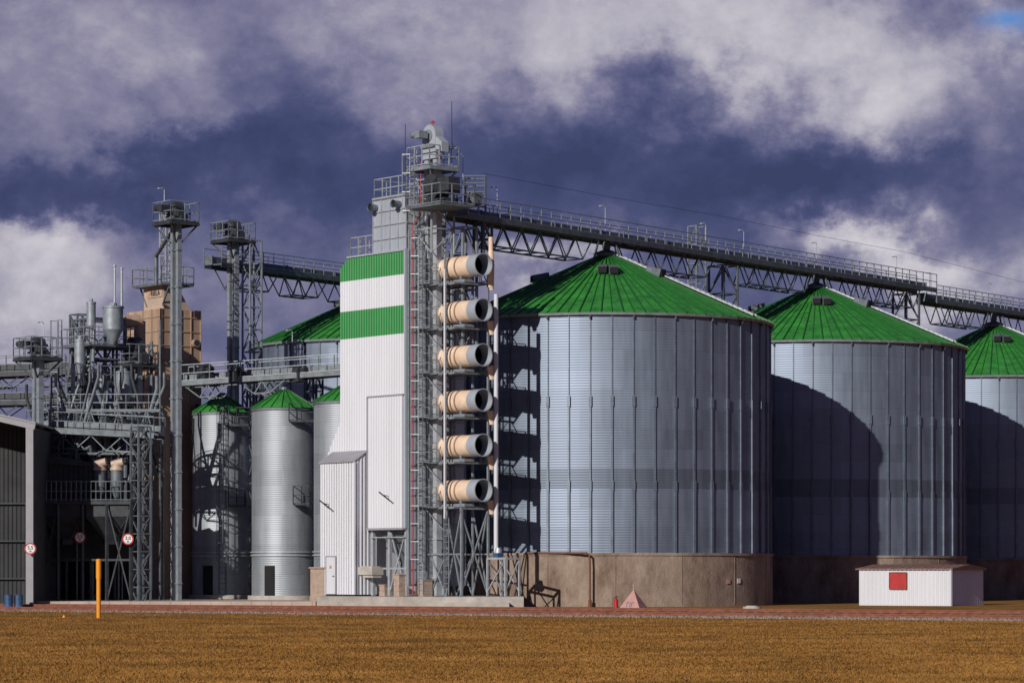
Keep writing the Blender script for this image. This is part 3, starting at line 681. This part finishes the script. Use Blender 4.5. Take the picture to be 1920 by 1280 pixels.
for px,D,y0,y1,r in ((284,180,640,1105,.1),(300,179,600,1105,.07)):
    mb=MB(); mb.pipe([W(px,y1,D),W(px,y0,D)],r,10)
    for yy in range(int(y0)+20,int(y1),70): mb.cyl(W(px,yy,D),W(px,yy-3,D),r*1.4,n=10)
    single('downpipe','steel grain downpipe beside the tan dryer','pipe',mb,'galvdark',W(px,y1,D),group='grain downpipes beside the dryer')
for yy in (640,760,1000):
    mb=MB(); p=H(-.05,2.45,ZP(yy,184)); mb.cyl(p,p+A*.3,.26,n=16,mat=0); mb.cyl(p+A*.3,p+A*.31,.2,n=16,mat=1); td.part('side_fan',mb,['tan','dark'])
# ---------------------------------------------------------------- process tower
oc=W(185,1065,180); oc.z=0
ct=Thing('steel_process_tower','open steel process tower crowded with pipes and cyclones','process tower',oc)
mb=MB(); HW=1.15; zt=ZP(600,180)
mb.lattice(oc,.3,zt,HW,HW,.12,2.3); mb.lattice(oc,.3,zt,HW*.2,HW,.08,2.3)
ct.part('frame',mb,'galvdark')
z=4.0; i=0
while z<zt+.1:
    mb=MB(); ww=HW+.3+(.2 if i%2 else 0); mb.cbox(oc+UP*z,ww,ww,.06); ct.part('floor_platform',mb,'galvdark')
    mb=MB(); mb.railing([oc+A*ww*a+B*ww*b+UP*(z+.06) for a,b in((-1,-1),(1,-1),(1,1),(-1,1))],1.05,.05,.7,closed=True); ct.part('railing',mb,'galvmid'); z+=2.35; i+=1
random.seed(11)
for k in range(40):
    mb=MB(); a=random.uniform(-1.7,1.3); b=random.uniform(-1.5,.3); z0=random.uniform(2,13); z1=z0+random.uniform(2,5); a2=a+random.uniform(-1.2,1.2)
    mb.pipe([oc+A*a+B*b+UP*z0,oc+A*a+B*b+UP*(z0+1),oc+A*a2+B*b+UP*(z1-.8),oc+A*a2+B*b+UP*z1],random.choice((.07,.10,.15)),8)
    ct.part('spout',mb,random.choice(('galvmid','galvdark','dark')))
for k in range(20):
    mb=MB(); a=random.uniform(-1.2,1.2); z0=4.1+2.35*random.randint(0,4); p=oc+A*a-B*random.uniform(-.3,1.0)+UP*(z0+.4); mb.cbox(p,random.uniform(.25,.55),random.uniform(.2,.4),random.uniform(.25,.5)); mb.cyl(p-A*.5,p+A*.5,.22,n=12); mb.beam(p-UP*.4,p+UP*.7,.1)
    ct.part('machine',mb,random.choice(('dark','dark','galvdark')))
for (px,py,r,h) in ((171,570,.28,1.4),(212,578,.62,1.3),(150,640,.35,1.4),(232,700,.5,1.3),(190,720,.45,1.2),(215,760,.4,1.0)):
    mb=MB(); p=W(px,py,178.3); mb.cyl(p-UP*h,p,r,n=18); mb.cyl(p-UP*(h+.9),p-UP*h,.12,r,n=18); mb.cyl(p,p+UP*.12,r*1.08,n=18); mb.cyl(p+UP*.12,p+UP*.32,r*.4,n=10); ct.part('cyclone',mb,'galvmid')
for (px,y0,y1) in ((215,500,580),(228,505,580)):
    mb=MB(); p=W(px,y1,180); q=W(px,y0,180); mb.cyl(p,q,.07,n=10); mb.cyl(q,q+UP*.12,.13,.08,n=10); ct.part('chimney',mb,'galv')
mb=MB(); p=oc-A*1.9-B*1.6; mb.ladder(p+UP*.5,p+UP*zt,A,.4,cage=-B); ct.part('ladder',mb,'galvmid')
# pipe rack in front of the process tower
pr=W(170,1065,175.6); pr.z=.3
pt=Thing('pipe_rack','low steel pipe rack with sloping grain spouts and platforms','pipe rack',pr)
zA=ZP(850,175.6); zB=ZP(770,175.6)
mb=MB()
for z in (zA,(zA+zB)/2,zB):
    for dy in (0,1.6): mb.beam((XP(66,175.6),175.6+dy,z),(XP(300,175.6),175.6+dy,z),.1,.14)
xs=[XP(p_,175.6) for p_ in range(66,310,26)]
for i,x_ in enumerate(xs):
    for dy in (0,1.6): mb.beam((x_,175.6+dy,.3 if i%3==0 else zA),(x_,175.6+dy,zB),.09)
    mb.beam((x_,175.6,zB),(x_,177.2,zB),.08)
    if i<len(xs)-1: mb.beam((x_,175.6,zA if i%2 else zB),(xs[i+1],175.6,zB if i%2 else zA),.07)
pt.part('frame',mb,'galvdark')
mb=MB(); mb.railing([(xs[0],175.6,zB),(xs[-1],175.6,zB)],1.0,.04,.7); pt.part('railing',mb,'galvmid')
for k in range(22):
    mb=MB(); x_=random.uniform(xs[0],xs[-1]); y_=175.6+random.uniform(-.2,1.5); x2=x_+random.uniform(-2,2); z0=random.uniform(zA-2.5,zA+.5); z1=random.uniform(zB,zB+2.2)
    mb.pipe([(x_,y_,z0-.8),(x_,y_,z0),(x2,y_,z1),(x2,y_,z1+.8)],random.choice((.06,.09,.13)),8); pt.part('spout',mb,random.choice(('galvmid','galvdark','dark','galvdark')))
for k in range(9):
    mb=MB(); p=V((random.uniform(xs[0]+.5,xs[-1]-.3),176.3,random.choice((zA,(zA+zB)/2))+.45)); mb.cbox(p,random.uniform(.3,.6),.35,random.uniform(.3,.42)); mb.cyl(p-A*.6,p+A*.6,.2,n=12); mb.cbox(p+UP*.45,.2,.2,.12)
    pt.part('machine',mb,random.choice(('dark','galvdark')))
for (px,D,y0,hw) in ((150,182,590,.45),(118,184,760,.5),(590,181.5,690,.35),(478,183.5,690,.35)):
    c=W(px,1065,D); column(V((c.x,c.y,0)),.3,ZP(y0,D),hw,'weathered lattice steel column among the silos and dryers',step=1.4,w=.08)
def gallery(P,Q,label): return conveyor(P,Q,label,[(.03,.48),(.52,.97)],td=.7,cw=.7,ch=.6,rm='galvdark',m='dark')
gallery(W(-60,700,186),W(160,692,184),'dark conveyor gallery leading to the process tower')
gallery(W(-60,752,182),W(150,748,181),'dark lower conveyor gallery leading to the process tower')
conveyor(W(62,800,176),W(300,812,173.5),'service catwalk with truss above the loading hoppers',[(.02,.5),(.5,.98)],td=.9,rm='galvdark')
# ---------------------------------------------------------------- hopper building
hb=W(160,1065,172.5); hb.z=0
ht=Thing('loading_hopper_station','dark truck loading hoppers on steel legs with railing','loading hopper',hb)
mb=MB(); x0=XP(68,172.5); x1=XP(245,172.5); zf=ZP(945,172.5); yb=172.5
mb.obox((x0,yb,zf),(x1-x0,0,0),(0,3.5,0),(0,0,.2)); mb.obox((XP(66,yb),yb+1.2,zf+.2),(XP(172,yb)-XP(66,yb),0,0),(0,2.2,0),(0,0,2.3),0)
mb.prism([(XP(62,yb),yb+1.0,zf+2.9),(XP(92,yb),yb+1.0,zf+2.95),(XP(180,yb),yb+1.0,zf+2.4),(XP(180,yb),yb+1.0,zf+2.2),(XP(62,yb),yb+1.0,zf+2.5)],(0,2.6,0))
for px in range(70,172,9): mb.beam((XP(px,yb),yb+1.18,zf+.2),(XP(px,yb),yb+1.18,zf+2.45),.05)
ht.part('deck_cabin',mb,'dark')
mb=MB(); mb.obox((XP(176,yb),yb+2.4,zf+.2),(XP(250,yb)-XP(176,yb),0,0),(0,1.5,0),(0,0,1.3)); ht.part('machine_housing',mb,'dark')
mb=MB(); mb.railing([(x0,yb+2,zf+.2),(x0,yb,zf+.2),(x1,yb,zf+.2),(x1,yb+2,zf+.2)],1.15,.045,.3); ht.part('railing',mb,'galvdark')
mb=MB(); mb.obox((XP(66,yb),yb+3.2,2.6),(x1-XP(66,yb),0,0),(0,.2,0),(0,0,zf-2.6)); ht.part('rear_shade_panel',mb,'shade')  # panel colour stands in for the shade behind the hoppers
for (pa,pb) in ((78,150),(160,240)):
    mb=MB(); xa=XP(pa,yb);xb=XP(pb,yb); zb=ZP(1010,yb); m_=(xa+xb)/2
    top=[V((xa,yb+.2,zf)),V((xb,yb+.2,zf)),V((xb,yb+3,zf)),V((xa,yb+3,zf))]; mid=[p-UP*.7 for p in top]; bot=[V((m_-.3,yb+1.3,zb)),V((m_+.3,yb+1.3,zb)),V((m_+.3,yb+1.9,zb)),V((m_-.3,yb+1.9,zb))]
    for k in range(4): mb.face([mid[k],mid[(k+1)%4],top[(k+1)%4],top[k]]); mb.face([bot[k],bot[(k+1)%4],mid[(k+1)%4],mid[k]])
    mb.cbox(V((m_,yb+1.6,zb-.15)),.35,.35,.15)
    for k in range(4): mb.beam(mid[k],bot[k],.08)
    ht.part('hopper',mb,'dark')
mb=MB()
for px in (70,108,154,200,245):
    for dy in (.1,3.3):
        c=V((XP(px,yb),yb+dy,0)); mb.beam(c+UP*.02,c+UP*zf,.16,.16)
for (a,b) in ((70,108),(200,245)):
    mb.beam(V((XP(a,yb),yb+.1,.3)),V((XP(b,yb),yb+.1,zf)),.08); mb.beam(V((XP(b,yb),yb+.1,.3)),V((XP(a,yb),yb+.1,zf)),.08)
mb.beam(V((x0,yb+.1,2.7)),V((x1,yb+.1,2.7)),.12)
mb.beam(V((x0,yb+3.3,2.7)),V((x1,yb+3.3,2.7)),.12); mb.beam(V((x0,yb+.1,2.7)),V((x0,yb+3.3,2.7)),.12); ht.part('leg_frame',mb,'dark')
for px in (187,219):
    mb=MB(); p=W(px,905,173.5); mb.cyl(p-UP*.3,p+UP*.75,.36,n=18,mat=1); mb.cyl(p+UP*.75,p+UP*.95,.42,.36,n=18,mat=0); mb.cyl(p-UP*1.0,p-UP*.3,.12,.36,n=18,mat=1)
    mb.cyl(p+UP*.95,p+UP*1.1,.3,n=14); mb.cyl(p+UP*1.1+V((-.3,0,0)),p+UP*1.25+V((.4,-.1,0)),.2,.24,n=14); ht.part('cyclone',mb,['beige','galvdark'])
p=W(262,1065,172.3); column(V((p.x,172.8,0)),.05,ZP(800,172.6),.42,'lattice column beside the loading hoppers',step=1.1,w=.08)
# ---------------------------------------------------------------- open shed far left
sx=XP(62,168); 
sh=Thing('open_storage_shed','open fronted storage shed with pale end column and dark interior','shed',(sx-3,168,0))
mb=MB(); zr=ZP(800,168)
mb.obox((sx-.42,168,0),(.42,0,0),(0,.35,0),(0,0,zr-.05)); mb.beam((sx+.1,168.15,zr),(sx-9,168.15,zr+2.1),.35,.32); sh.part('portal_frame',mb,'grayroof')
mb=MB(); mb.obox((sx-.1,168.7,0),(.08,0,0),(0,13,0),(0,0,zr)); mb.obox((sx-9,172.4,0),(8.9,0,0),(0,.1,0),(0,0,zr+.1)); mb.prism([(sx-.1,172.4,zr+.1),(sx-9,172.4,zr+.1),(sx-9,172.4,zr+2.0)],(0,.1,0)); mb.obox((sx-9,168.7,0),(.1,0,0),(0,13,0),(0,0,zr+2.0))
for k in range(36): mb.beam((sx-.25*k-.2,172.38,0),(sx-.25*k-.2,172.38,zr+.1),.05)
sh.part('wall',mb,'shade')  # shade inside the shed is put into the wall colour
mb=MB()
for k in (0,2,4): mb.beam((sx-.6,172.2,2.2*k*.5+1.6),(sx-9,172.2,2.2*k*.5+1.6),.08,.08)
sh.part('sheeting_rails',mb,'dark')
mb=MB(); mb.obox((sx+.15,168-.05,zr+.17),(-9.2,0,2.15),(0,14,0),(0,0,.1)); sh.part('roof',mb,'grayroof')
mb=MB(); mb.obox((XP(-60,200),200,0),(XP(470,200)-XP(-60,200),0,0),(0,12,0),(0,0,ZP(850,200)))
wh=Thing('backdrop','long dark warehouse added to keep the loading area dark','backdrop',(XP(200,200),200,0)); wh.part('wall',mb,'black')  # added black block, there to keep the lower left dark
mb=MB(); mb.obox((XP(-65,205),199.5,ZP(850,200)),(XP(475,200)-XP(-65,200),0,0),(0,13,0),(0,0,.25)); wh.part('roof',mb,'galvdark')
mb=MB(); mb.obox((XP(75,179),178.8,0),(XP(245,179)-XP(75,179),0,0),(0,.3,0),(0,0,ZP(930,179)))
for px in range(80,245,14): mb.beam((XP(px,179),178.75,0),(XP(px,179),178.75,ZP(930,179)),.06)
single('rear_shade_screen','added black ribbed screen standing for shade behind the hoppers','wall',mb,'black',(XP(190,179),178.8,0))  # added screen; its black stands in for shade of the covered bay
mb=MB(); mb.obox((XP(300,188),187.5,0),(XP(600,188)-XP(300,188),0,0),(0,4,0),(0,0,2.8)); single('low_plinth_wall','low dark concrete wall behind the slim silos','wall',mb,'conc',(XP(450,188),187.5,0))
# ---------------------------------------------------------------- signs
def sign(px,py,D,txt,label):
    c=W(px,py,D); t=Thing('road_sign',label,'road sign',c,group='round height limit signs')
    mb=MB(); mb.cyl(c,c+V((0,-.03,0)),.34,n=28); f=t.part('sign_disc',mb,'red')
    mb=MB(); mb.cyl(c+V((0,-.031,0)),c+V((0,-.036,0)),.26,n=28); t.part('sign_face',mb,'signw',parent=f)
    t.text('lettering',txt,.28,c+V((0,-.045,.05)),(1,0,0),(0,0,1),'blk',parent=f); t.text('lettering','м',.17,c+V((0,-.045,-.15)),(1,0,0),(0,0,1),'blk',parent=f)
    mb=MB(); mb.beam(c+V((0,.0,.0)),c+V((0,.12,0)),.1); mb.beam(c+V((-.3,.1,0)),c+V((.3,.1,0)),.05)
    t.part('bracket',mb,'galv')
sign(57,1028,167.6,'5,5','round red bordered height sign on the shed column')
sign(150,1007,172.2,'2,5','round red bordered height sign under the loading hoppers')
sign(240,1010,172.2,'3,0','round red bordered height sign beside the hopper leg')
D=130; p=W(185,1158,D); p.z=0
t=Thing('marker_post','orange yellow steel marker post standing on the lawn','post',p)
mb=MB(); mb.cyl(p,p+UP*1.8,.10,n=14); t.part('pole',mb,'yellow')
mb=MB(); mb.cyl(p+UP*1.75,p+UP*2.58,.12,.12,n=14); mb.cyl(p+UP*2.58,p+UP*2.62,.12,.09,n=14); t.part('cap_sleeve',mb,'yellow')
p=V((XP(120,131),131,0)); mb=MB(); mb.cyl(p,p+UP*.09,.08,.06,n=10); mb.cyl(p+UP*.09,p+UP*.12,.04,n=8); single('ground_marker','small yellow ground marker cap on the lawn','marker',mb,'yellow',p)
# ---------------------------------------------------------------- small hut
hk=V((XP(1782,172),172,0)); U=V((-.85,.53,0)).normalized(); Wd=V((.53,.85,0)).normalized()
ht2=Thing('small_hut','small white corrugated hut with red hatch and felt roof','hut',hk)
LL=5.85; LW=4.8
mb=MB(); corr(mb,0,LL,.0,lambda s:.0,lambda s:2.12,[],[0],per=.26,dep=.045,org=hk,du=U,dn=-Wd); corr(mb,0,LW,.0,lambda s:.0,lambda s:2.12,[],[0],per=.26,dep=.045,org=hk,du=Wd,dn=-U)
mb.obox(hk+U*.01+Wd*.01,U*(LL-.02),Wd*(LW-.02),UP*2.12)
mb.beam(hk-Wd*.05-U*.05,hk-Wd*.05-U*.05+UP*2.12,.12,.12)
ht2.part('wall',mb,['white'],ang=20)
mb=MB(); e0=hk-U*.2-Wd*.15+UP*2.12; 
mb.prism([e0,e0+Wd*(LW+.3),e0+Wd*(LW+.3)+UP*.1,e0+Wd*(LW/2+.15)+UP*.32,e0+UP*.07],U*(LL+.4),0)
for k in range(13):
    q=e0+U*(.1+k*.48)+UP*.08; mb.beam(q,q+Wd*(LW/2+.15)+UP*.25,.04,.04)
rf=ht2.part('roof',mb,'tarp')
mb=MB(); q=hk+U*3.0+Wd*2.0+UP*2.3; mb.cyl(q,q+UP*.4,.04,n=8); mb.cyl(q+UP*.4,q+UP*.46,.08,.04,n=8); ht2.part('flue',mb,'rust',parent=rf)
mb=MB(); o=hk+U*2.75-Wd*.05+UP*.98; mb.obox(o,U*1.1,-Wd*.04,UP*.98); ht2.part('hatch',mb,'red')
mb=MB(); o2=o-Wd*.05; mb.path([o2,o2+U*1.1,o2+U*1.1+UP*.98,o2+UP*.98,o2],.05); ht2.part('hatch_frame',mb,'rust')
# ---------------------------------------------------------------- pyramid marker and extinguisher
D=158; p=W(1188,1142,D); p.z=0
t=Thing('fire_hydrant_pyramid','faded pink pyramid hydrant cover with lettering','hydrant cover',p)
mb=MB(); s=.88; h=1.08
bs=[p+V((math.cos(a),math.sin(a),0))*s for a in (math.radians(-160),math.radians(-70),math.radians(20),math.radians(110))]; ap=p+UP*h
for k in range(4): mb.face([bs[k],bs[(k+1)%4],ap])
mb.face(bs[::-1]); t.part('pyramid',mb,'pink',ang=10)
fc=(bs[0]+bs[1]+ap)/3; rt=(bs[1]-bs[0]).normalized(); nn=(bs[1]-bs[0]).cross(ap-bs[0]).normalized(); u2=nn.cross(rt)
t.text('lettering','ПГ',.36,fc-u2*.14+nn*.012,rt,u2,'stiff')
mb=MB(); mb.cyl(ap-UP*.06,ap+UP*.2,.03,n=6); mb.cyl(ap+UP*.2,ap+UP*.26,.05,n=6); t.part('lifting_knob',mb,'conc2')
p=V((XP(1155,158.5),158.5,0))
t=Thing('fire_extinguisher','red fire extinguisher standing near the pyramid marker','fire extinguisher',p)
mb=MB(); mb.cyl(p,p+UP*.5,.12,n=14); mb.cyl(p+UP*.5,p+UP*.6,.12,.04,n=14); t.part('cylinder_body',mb,'red')
mb=MB(); mb.cyl(p+UP*.6,p+UP*.7,.04,n=8); mb.beam(p+UP*.68,p+UP*.72+V((.16,0,0)),.03); mb.path([p+UP*.65,p+UP*.6+V((-.16,0,0)),p+UP*.2+V((-.18,0,0))],.025); t.part('valve_and_hose',mb,'blk')
p=V((XP(1410,160),160,0)); mb=MB(); mb.cyl(p,p+UP*.12,.5,n=20); mb.cyl(p+UP*.12,p+UP*.17,.35,n=20); single('manhole_cover','low round concrete manhole cover in the grass','manhole',mb,'conc2',p)
mb=MB(); D=167.6
pts=[W(985,1036,D+1.5),W(1100,1036,D),W(1105,1040,D),W(1106,1060,D),V((XP(1106,D),D,.0))]
mb.pipe(pts,.06,12); mb.cyl(pts[-1],pts[-1]+UP*.4,.1,n=12)
single('gas_pipe','orange brown gas pipe bending down beside the silo base','pipe',mb,'rustpipe',V((XP(1107,D),D,0)))
for (px,py) in ((1385,1088),(1366,1089)):
    c=RP(0); k=(px-960)/F
    best=min((abs((c.x+math.cos(a)*(R1+.19))/(c.y+math.sin(a)*(R1+.19))-k),a) for a in [(-math.pi)+i*.002 for i in range(1570)]); a=best[1]
    e=V((math.cos(a),math.sin(a),0)); tt=V((-math.sin(a),math.cos(a),0)); q=c+e*(R1+.19)+UP*ZP(py,169)
    mb=MB(); mb.obox(q-tt*.15-UP*.12,tt*.3,e*.02,UP*.24); mb.beam(q-UP*.14-tt*.15,q-UP*.14+tt*.15,.03,mat=0)
    single('notice_plate','small pale notice plate fixed on the concrete silo base','notice',mb,'signw' if px>1370 else 'pink',q,group='notice plates on the silo base')
for (px,D) in ((16,166.5),(35,166.8)):
    p=V((XP(px,D),D,0)); mb=MB(); mb.cyl(p,p+UP*.7,.25,n=16); 
    for z in(.02,.25,.48,.68): mb.cyl(p+UP*z,p+UP*(z+.03),.265,n=16)
    single('steel_drum','dark blue steel drum standing near the open shed','drum',mb,'blue',p,group='steel drums by the shed')
mb=MB(); mb.obox((XP(583,171),170.5,0),(.9,0,0),(0,1,0),(0,0,2.2)); mb.obox((XP(580,171),170.4,2.2),(1.05,0,0),(0,1.2,0),(0,0,.08)); single('block_kiosk','small pale block kiosk beside the white annexe','kiosk',mb,'brick',(XP(583,171),170.5,0))
# ---------------------------------------------------------------- world
w=bpy.data.worlds.new('World'); scene.world=w; w.use_nodes=True; nt=w.node_tree
bg=nt.nodes['Background']; bg.inputs['Strength'].default_value=1.0
EL=math.radians(22); SX,SY=.51,.86; hl=math.hypot(SX,SY); SX/=hl; SY/=hl
sd_=V((SX,SY,0))*math.cos(EL)-UP*math.sin(EL)
sky=nt.nodes.new('ShaderNodeTexSky'); sky.sky_type='NISHITA'; sky.sun_disc=False; sky.sun_elevation=EL; sky.sun_rotation=math.atan2(-SX,-SY)
tc=nt.nodes.new('ShaderNodeTexCoord'); sp=nt.nodes.new('ShaderNodeSeparateXYZ'); nt.links.new(tc.outputs['Generated'],sp.inputs[0])
x,y,z=sp.outputs
az=N(nt,'ARCTAN2',x,y); el=N(nt,'ARCSINE',z)
mp=nt.nodes.new('ShaderNodeMapping'); mp.inputs['Scale'].default_value=(1,1,1.3); nt.links.new(tc.outputs['Generated'],mp.inputs[0])
def noise(scale,det,rough,off=(0,0,0),dist=0):
    m2=nt.nodes.new('ShaderNodeMapping'); m2.inputs['Location'].default_value=off; nt.links.new(mp.outputs[0],m2.inputs[0])
    n=nt.nodes.new('ShaderNodeTexNoise'); n.inputs['Scale'].default_value=scale; n.inputs['Detail'].default_value=det; n.inputs['Roughness'].default_value=rough; n.inputs['Distortion'].default_value=dist
    nt.links.new(m2.outputs[0],n.inputs['Vector']); return n
w1=noise(12,8,.62,(3,1,0)); w2=noise(12,8,.62,(7,2,5))
u=N(nt,'ADD',az,N(nt,'MULTIPLY',N(nt,'SUBTRACT',w1.outputs['Fac'],.5),.17))
v=N(nt,'ADD',el,N(nt,'MULTIPLY',N(nt,'SUBTRACT',w2.outputs['Fac'],.5),.13))
blobs=[(160,60,240,90,.14),(300,190,110,60,.16),(1020,60,360,110,.36),(1370,50,180,120,.30),(1680,110,130,120,.36),(1850,190,150,120,.14),(60,470,170,75,.38),(250,400,60,35,.16),
(60,600,220,80,.28),(1620,450,170,42,.50),(1840,500,120,50,.34),(700,150,150,70,.10),(960,530,80,30,.3),(400,260,100,40,.14),(500,560,200,70,.08),
(120,320,240,55,-.32),(560,350,260,75,-.22),(1250,320,380,80,-.32),(1650,300,300,60,-.22),(1250,440,200,60,-.14),(560,170,90,90,-.14),(60,380,120,30,-.15),(1180,190,200,50,-.08)]
acc=None
for (bx,by,sx_,sy_,a) in blobs:
    dx=N(nt,'MULTIPLY',N(nt,'SUBTRACT',u,(bx-960)/F),F/sx_); dy=N(nt,'MULTIPLY',N(nt,'SUBTRACT',v,(HY-by)/F),F/sy_)
    r2=N(nt,'ADD',N(nt,'MULTIPLY',dx,dx),N(nt,'MULTIPLY',dy,dy)); g=N(nt,'MULTIPLY',N(nt,'EXPONENT',N(nt,'MULTIPLY',r2,-.7)),a)
    acc=g if acc is None else N(nt,'ADD',acc,g)
n1=noise(13,12,.60,(1,4,2),.35)
n3=noise(30,8,.6,(2,8,3),.0)
bil=N(nt,'SUBTRACT',.28,N(nt,'MULTIPLY',N(nt,'ABSOLUTE',N(nt,'SUBTRACT',n3.outputs['Fac'],.5)),2.2))
f=N(nt,'ADD',N(nt,'ADD',acc,.45),N(nt,'MULTIPLY',N(nt,'SUBTRACT',n1.outputs['Fac'],.5),.78))
f=N(nt,'SUBTRACT',f,N(nt,'MULTIPLY',bil,.24))
away=N(nt,'MULTIPLY',N(nt,'SUBTRACT',.95,y),1.3)  # unseen sky outside the frame darkened to deepen shading on the silos
away=N(nt,'MAXIMUM',N(nt,'MINIMUM',away,.22),0)
f=N(nt,'SUBTRACT',f,away)
cr=nt.nodes.new('ShaderNodeValToRGB'); nt.links.new(f,cr.inputs[0]); e=cr.color_ramp.elements
e[0].position=.06; e[0].color=(.040,.046,.115,1); e[1].position=1.0; e[1].color=(.68,.65,.68,1)
for pos,c in ((.26,(.066,.072,.165,1)),(.43,(.135,.133,.24,1)),(.58,(.24,.225,.33,1)),(.74,(.42,.395,.47,1))):
    q=e.new(pos); q.color=c
sc=nt.nodes.new('ShaderNodeVectorMath'); sc.operation='MULTIPLY'; nt.links.new(sky.outputs[0],sc.inputs[0]); sc.inputs[1].default_value=(.03,.05,.09)
ug=N(nt,'ADD',az,N(nt,'MULTIPLY',N(nt,'SUBTRACT',n3.outputs['Fac'],.5),.05)); vg=N(nt,'ADD',el,N(nt,'MULTIPLY',N(nt,'SUBTRACT',w1.outputs['Fac'],.5),.03))
dx=N(nt,'MULTIPLY',N(nt,'SUBTRACT',ug,(1872-960)/F),F/48); dy=N(nt,'MULTIPLY',N(nt,'SUBTRACT',vg,.1775),F/22)
gap=N(nt,'EXPONENT',N(nt,'MULTIPLY',N(nt,'ADD',N(nt,'MULTIPLY',dx,dx),N(nt,'MULTIPLY',dy,dy)),-1))
gap=N(nt,'MULTIPLY_ADD',gap,.9,.04)
mix=nt.nodes.new('ShaderNodeMix'); mix.data_type='RGBA'; nt.links.new(gap,mix.inputs['Factor']); nt.links.new(cr.outputs[0],mix.inputs['A']); nt.links.new(sc.outputs[0],mix.inputs['B'])
nt.links.new(mix.outputs['Result'],bg.inputs['Color'])
sl=bpy.data.lights.new('sun','SUN'); sl.energy=3.8; sl.angle=math.radians(.5); sl.color=(1,.93,.84)
so=bpy.data.objects.new('sun',sl); coll.objects.link(so); so.rotation_euler=sd_.to_track_quat('-Z','Y').to_euler(); so.location=(-60,60,80)
cam=bpy.data.cameras.new('camera'); co=bpy.data.objects.new('camera',cam); coll.objects.link(co)
co.location=(0,0,EYE); co.rotation_euler=(math.pi/2,0,0); cam.sensor_width=36; cam.lens=F/1920*36; cam.shift_y=(HY-640)/1920; cam.clip_end=6000; cam.clip_start=.5
scene.camera=co
scene.view_settings.view_transform='Standard'; scene.view_settings.look='None'; scene.view_settings.exposure=0
